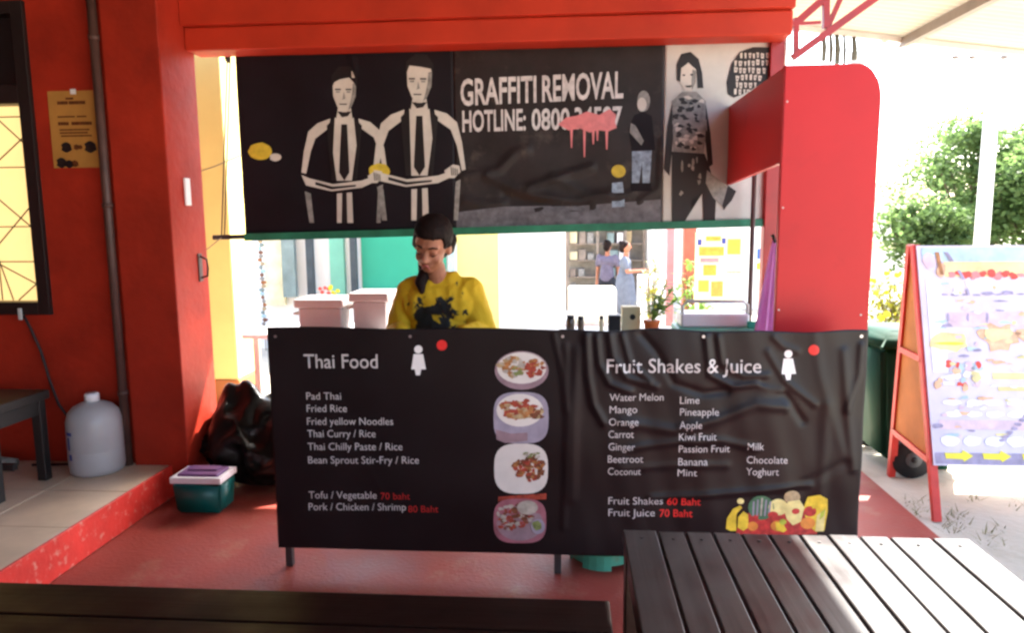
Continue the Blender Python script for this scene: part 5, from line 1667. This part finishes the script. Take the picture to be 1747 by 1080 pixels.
for k in range(3): blob('sign_violet', 1617 + k * 30, 548 + rnd.uniform(-4, 4), 2.2, 9, .3)
rect('sign_pink', .12, fT(560), .99, fT(536), .0262)
blob('sign_pale_yellow', 1618, 588, 30, 18, .15, .027, 16); blob('sign_yellow', 1620, 590, 24, 3, .2, .029)
blob('sign_orange', 1697, 580, 32, 22, .3, .027, 16); blob('sign_pale_yellow', 1694, 574, 20, 12, .3, .029); blob('sign_orange', 1740, 574, 20, 14, .3, .027)
for k in range(22): blob(['sign_orange', 'sign_white', 'sign_pink', 'flower_red', 'sign_pale_blue', 'sign_pale_yellow'][k % 6], 1630 + rnd.uniform(-32, 42), 645 + rnd.uniform(-20, 22), rnd.uniform(4, 10), rnd.uniform(3, 8), .3, .0272 + .0003 * (k % 7))
rect('sign_pale_yellow', .30, fT(652), .99, fT(640)); rect('sign_pale_yellow', .32, fT(672), .99, fT(664))
for yy in (692, 712):
    for k in range(6): blob('sign_white', 1624 + k * 32 + rnd.uniform(-3, 3), yy, 14, 5, .15)
rect('sign_pink', .04, fT(738), .99, fT(722), .0262)
for k in range(6): blob('sign_white', 1620 + k * 34, 758, 15, 9, .15)
blob('sign_violet', 1600, 732, 9, 5, .3)
for k in range(90):
    x, y = 1596 + rnd.random() * 190, 480 + rnd.random() * 270
    blob(['sign_pink', 'sign_white', 'sign_pale_yellow', 'sign_violet', 'sign_pale_blue', 'sign_orange', 'sign_white'][k % 7], x, y, rnd.uniform(3, 11), rnd.uniform(1.2, 3.5), .4, .0268 + .0002 * (k % 9))

for k in range(8): blob('sign_violet', 1700 + k * 6, 756 - k * 7, 5, 3, .3, .0285)
rect('sign_violet', .01, fT(797), .99, fT(778), .0262)
for cx in (1634, 1692, 1752):
    pts = [(cx - 22, 778), (cx - 20, 788), (cx + 6, 789), (cx + 8, 793), (cx + 22, 783), (cx + 6, 773), (cx + 4, 778)]
    face_poly('print', 'sign_yellow', [(min(.995, fU(x, y)), fT(y)) for x, y in pts], .028)
# orange-brown board on the back legs, seen through the side, and the cross rails
bm = B()
e = Vector((0, .018, 0))
k0, k1 = K0.lerp(K1, .22), K0.lerp(K1, .98)
hexa(bm, [k0 + Vector((0, -.006, 0)), k0 + Vector((aw_ - .03, -.006, 0)), k0 + Vector((aw_ - .03, .006, 0)), k0 + Vector((0, .006, 0)),
          k1 + Vector((0, -.006, 0)), k1 + Vector((aw_ - .03, -.006, 0)), k1 + Vector((aw_ - .03, .006, 0)), k1 + Vector((0, .006, 0))])
finish('back_board', bm, 'sign_board', ab)
def side_panel():
    # cloth side filling the triangle between the legs on the near side
    bm = B()
    a0, a1 = F0.lerp(F1, .215), F0.lerp(F1, .99)
    c0, c1 = K0.lerp(K1, .215), K0.lerp(K1, .99)
    o = Vector((.006, 0, 0))
    hexa(bm, [a0 - o, a0 + o, c0 + o, c0 - o, a1 - o, a1 + o, c1 + o, c1 - o])
    finish('side_board', bm, 'sign_board', ab)
side_panel()
for t in (.215, .58):
    bm = B(); o = Vector((-.010, 0, 0)); bar(bm, F0.lerp(F1, t) + o, K0.lerp(K1, t) + o, .02, .03); finish('side_rail', bm, 'sign_red', ab)

# wheelie bin behind the sandwich board
bz = GA
wb = thing('wheelie_bin', 'dark green wheeled bin behind the sandwich board', 'bin', (1.98, 4.35, bz))
wx0, wx1, wy0, wy1 = 1.775, 2.33, 4.14, 4.62
bm = B()
hexa(bm, [(wx0 + .07, wy0 + .06, bz + .06), (wx1 - .07, wy0 + .06, bz + .06), (wx1 - .07, wy1 - .06, bz + .06), (wx0 + .07, wy1 - .06, bz + .06),
          (wx0, wy0, bz + .735), (wx1, wy0, bz + .735), (wx1, wy1, bz + .735), (wx0, wy1, bz + .735)])
bmesh.ops.bevel(bm, geom=bm.edges[:], offset=.03, segments=3, affect='EDGES')
finish('body', bm, 'bin_green', wb, True)
bm = B(); hexa(bm, [(wx0 - .03, wy0 - .04, bz + .731), (wx1 + .03, wy0 - .04, bz + .731), (wx1 + .03, wy1 + .03, bz + .731), (wx0 - .03, wy1 + .03, bz + .731),
                    (wx0 + .02, wy0 + .02, bz + .80), (wx1 - .02, wy0 + .02, bz + .80), (wx1 - .02, wy1, bz + .815), (wx0 + .02, wy1, bz + .815)])
bmesh.ops.bevel(bm, geom=bm.edges[:], offset=.015, segments=2, affect='EDGES')
finish('lid', bm, 'bin_green', wb, True)
wc = PY(1552, 797, 4.10)
for x, y in ((wc.x, 4.085), (wc.x, 4.66)):
    bm = B(); tube(bm, [(x, y - .025, bz + .112), (x, y + .025, bz + .112)], .112, 24)
    bmesh.ops.bevel(bm, geom=[e for e in bm.edges if abs(e.verts[0].co.y - e.verts[1].co.y) < 1e-6], offset=.008, segments=2, affect='EDGES')
    w_ = finish('wheel', bm, 'rubber', wb, True)
    bm = B(); tube(bm, [(x, y - .032, bz + .112), (x, y - .0255, bz + .112)], .045, 16); finish('hub', bm, 'hub_grey', w_, True)
    bm = B(); tube(bm, [(x, y - .036, bz + .112), (x, y - .0325, bz + .112)], .018, 12); finish('axle_cap', bm, 'print_black', w_, True)
bm = B(); box(bm, wx0 + .1, wx1 - .1, wy0 - .02, wy0 + .058, bz + .08, bz + .20, .006); finish('wheel_bracket', bm, 'bin_green', wb)
pbox('foot', 'bin_green', wb, wx1 - .16, wx1 - .10, wy0 + .10, wy1 - .10, bz - .004, bz + .07)

# dry weeds round the foot of the sign
bm = B()
for k in range(900):
    px, py = rnd.gauss(1600, 70), rnd.uniform(845, 935)
    if px < 1500 or math.sin(px * .07 + py * .05) + math.sin(px * .031 - py * .09) < .35: continue
    p = PZ(px, py, GA)
    if p.x < 1.70: continue
    a = rnd.uniform(0, 6.28)
    d = Vector((math.cos(a), math.sin(a), rnd.uniform(.15, .9))).normalized()
    s = d.cross(Vector((0, 0, 1))).normalized() * .003
    L = rnd.uniform(.03, .09)
    p.z = GA - .012
    v = [bm.verts.new(x) for x in (p - s, p + s, p + d * L)]
    bm.faces.new(v)
wd = finish('dry_grass', bm, 'dry_grass', normals=False)
tag(wd, 'dry grass and weeds around the feet of the sandwich board', 'grass', None, 'stuff')

# ------------------------------------------------------------------ foreground: slatted table and dark bench
tt = thing('slatted_table', 'dark glossy slatted wooden table in the right foreground', 'table', (.5, .9, 0))
PX0, PX1, PYE, PYN, PTZ = .128, .872, 1.55, .30, .72
edges = [.128, .204, .264, .324, .386, .446, .512, .572, .638, .702, .790, .872]
for i in range(len(edges) - 1):
    bm = B(); dz = rnd.uniform(-.0012, .0012)
    box(bm, edges[i] + (.0025 if i else 0), edges[i + 1] - .0025, PYN, PYE + rnd.uniform(-.002, .002), PTZ - .024, PTZ + dz, .003, 2)
    finish('plank', bm, 'table_wood', tt)
for i in range(len(edges) - 1):
    for yy in (PYE - .040, PYN + .06):
        xc = (edges[i] + edges[i + 1]) / 2
        bm = B(); tube(bm, [(xc, yy, PTZ - .004), (xc, yy, PTZ + .0022)], .0035, 8); finish('screw', bm, 'dark_steel', tt)
pbox('apron', 'table_wood', tt, PX0 + .03, PX1 - .03, PYE - .05, PYE - .028, PTZ - .095, PTZ - .025)
pbox('apron', 'table_wood', tt, PX0 + .005, PX0 + .027, PYN + .1, PYE - .062, PTZ - .075, PTZ - .025)
pbox('apron', 'table_wood', tt, PX1 - .027, PX1 - .005, PYN + .1, PYE - .062, PTZ - .075, PTZ - .025)
for x in (PX0 + .002, PX1 - .052):
    for y in (PYN + .05, PYE - .06):
        pbox('leg', 'table_wood', tt, x, x + .05, y, y + .05, .001 if y > .3 else -.005, PTZ - .025, bev=.003)
fb = thing('foreground_bench', 'long dark brown wooden bench across the bottom of the view', 'bench', (-.8, 1.5, 0))
for i, (y0, y1) in enumerate([(1.295, 1.435), (1.440, 1.580), (1.585, 1.733)]):
    bm = B(); box(bm, -2.02, .112, y0, y1, .415, .45, .004, 2)
    finish('plank', bm, 'bench_wood', fb)
for x in (-1.85, -.05):
    for y in (1.32, 1.66): pbox('leg', 'bench_wood', fb, x, x + .05, y, y + .05, .001, .414)
    pbox('cross_rail', 'bench_wood', fb, x + .01, x + .04, 1.371, 1.659, .34, .40)
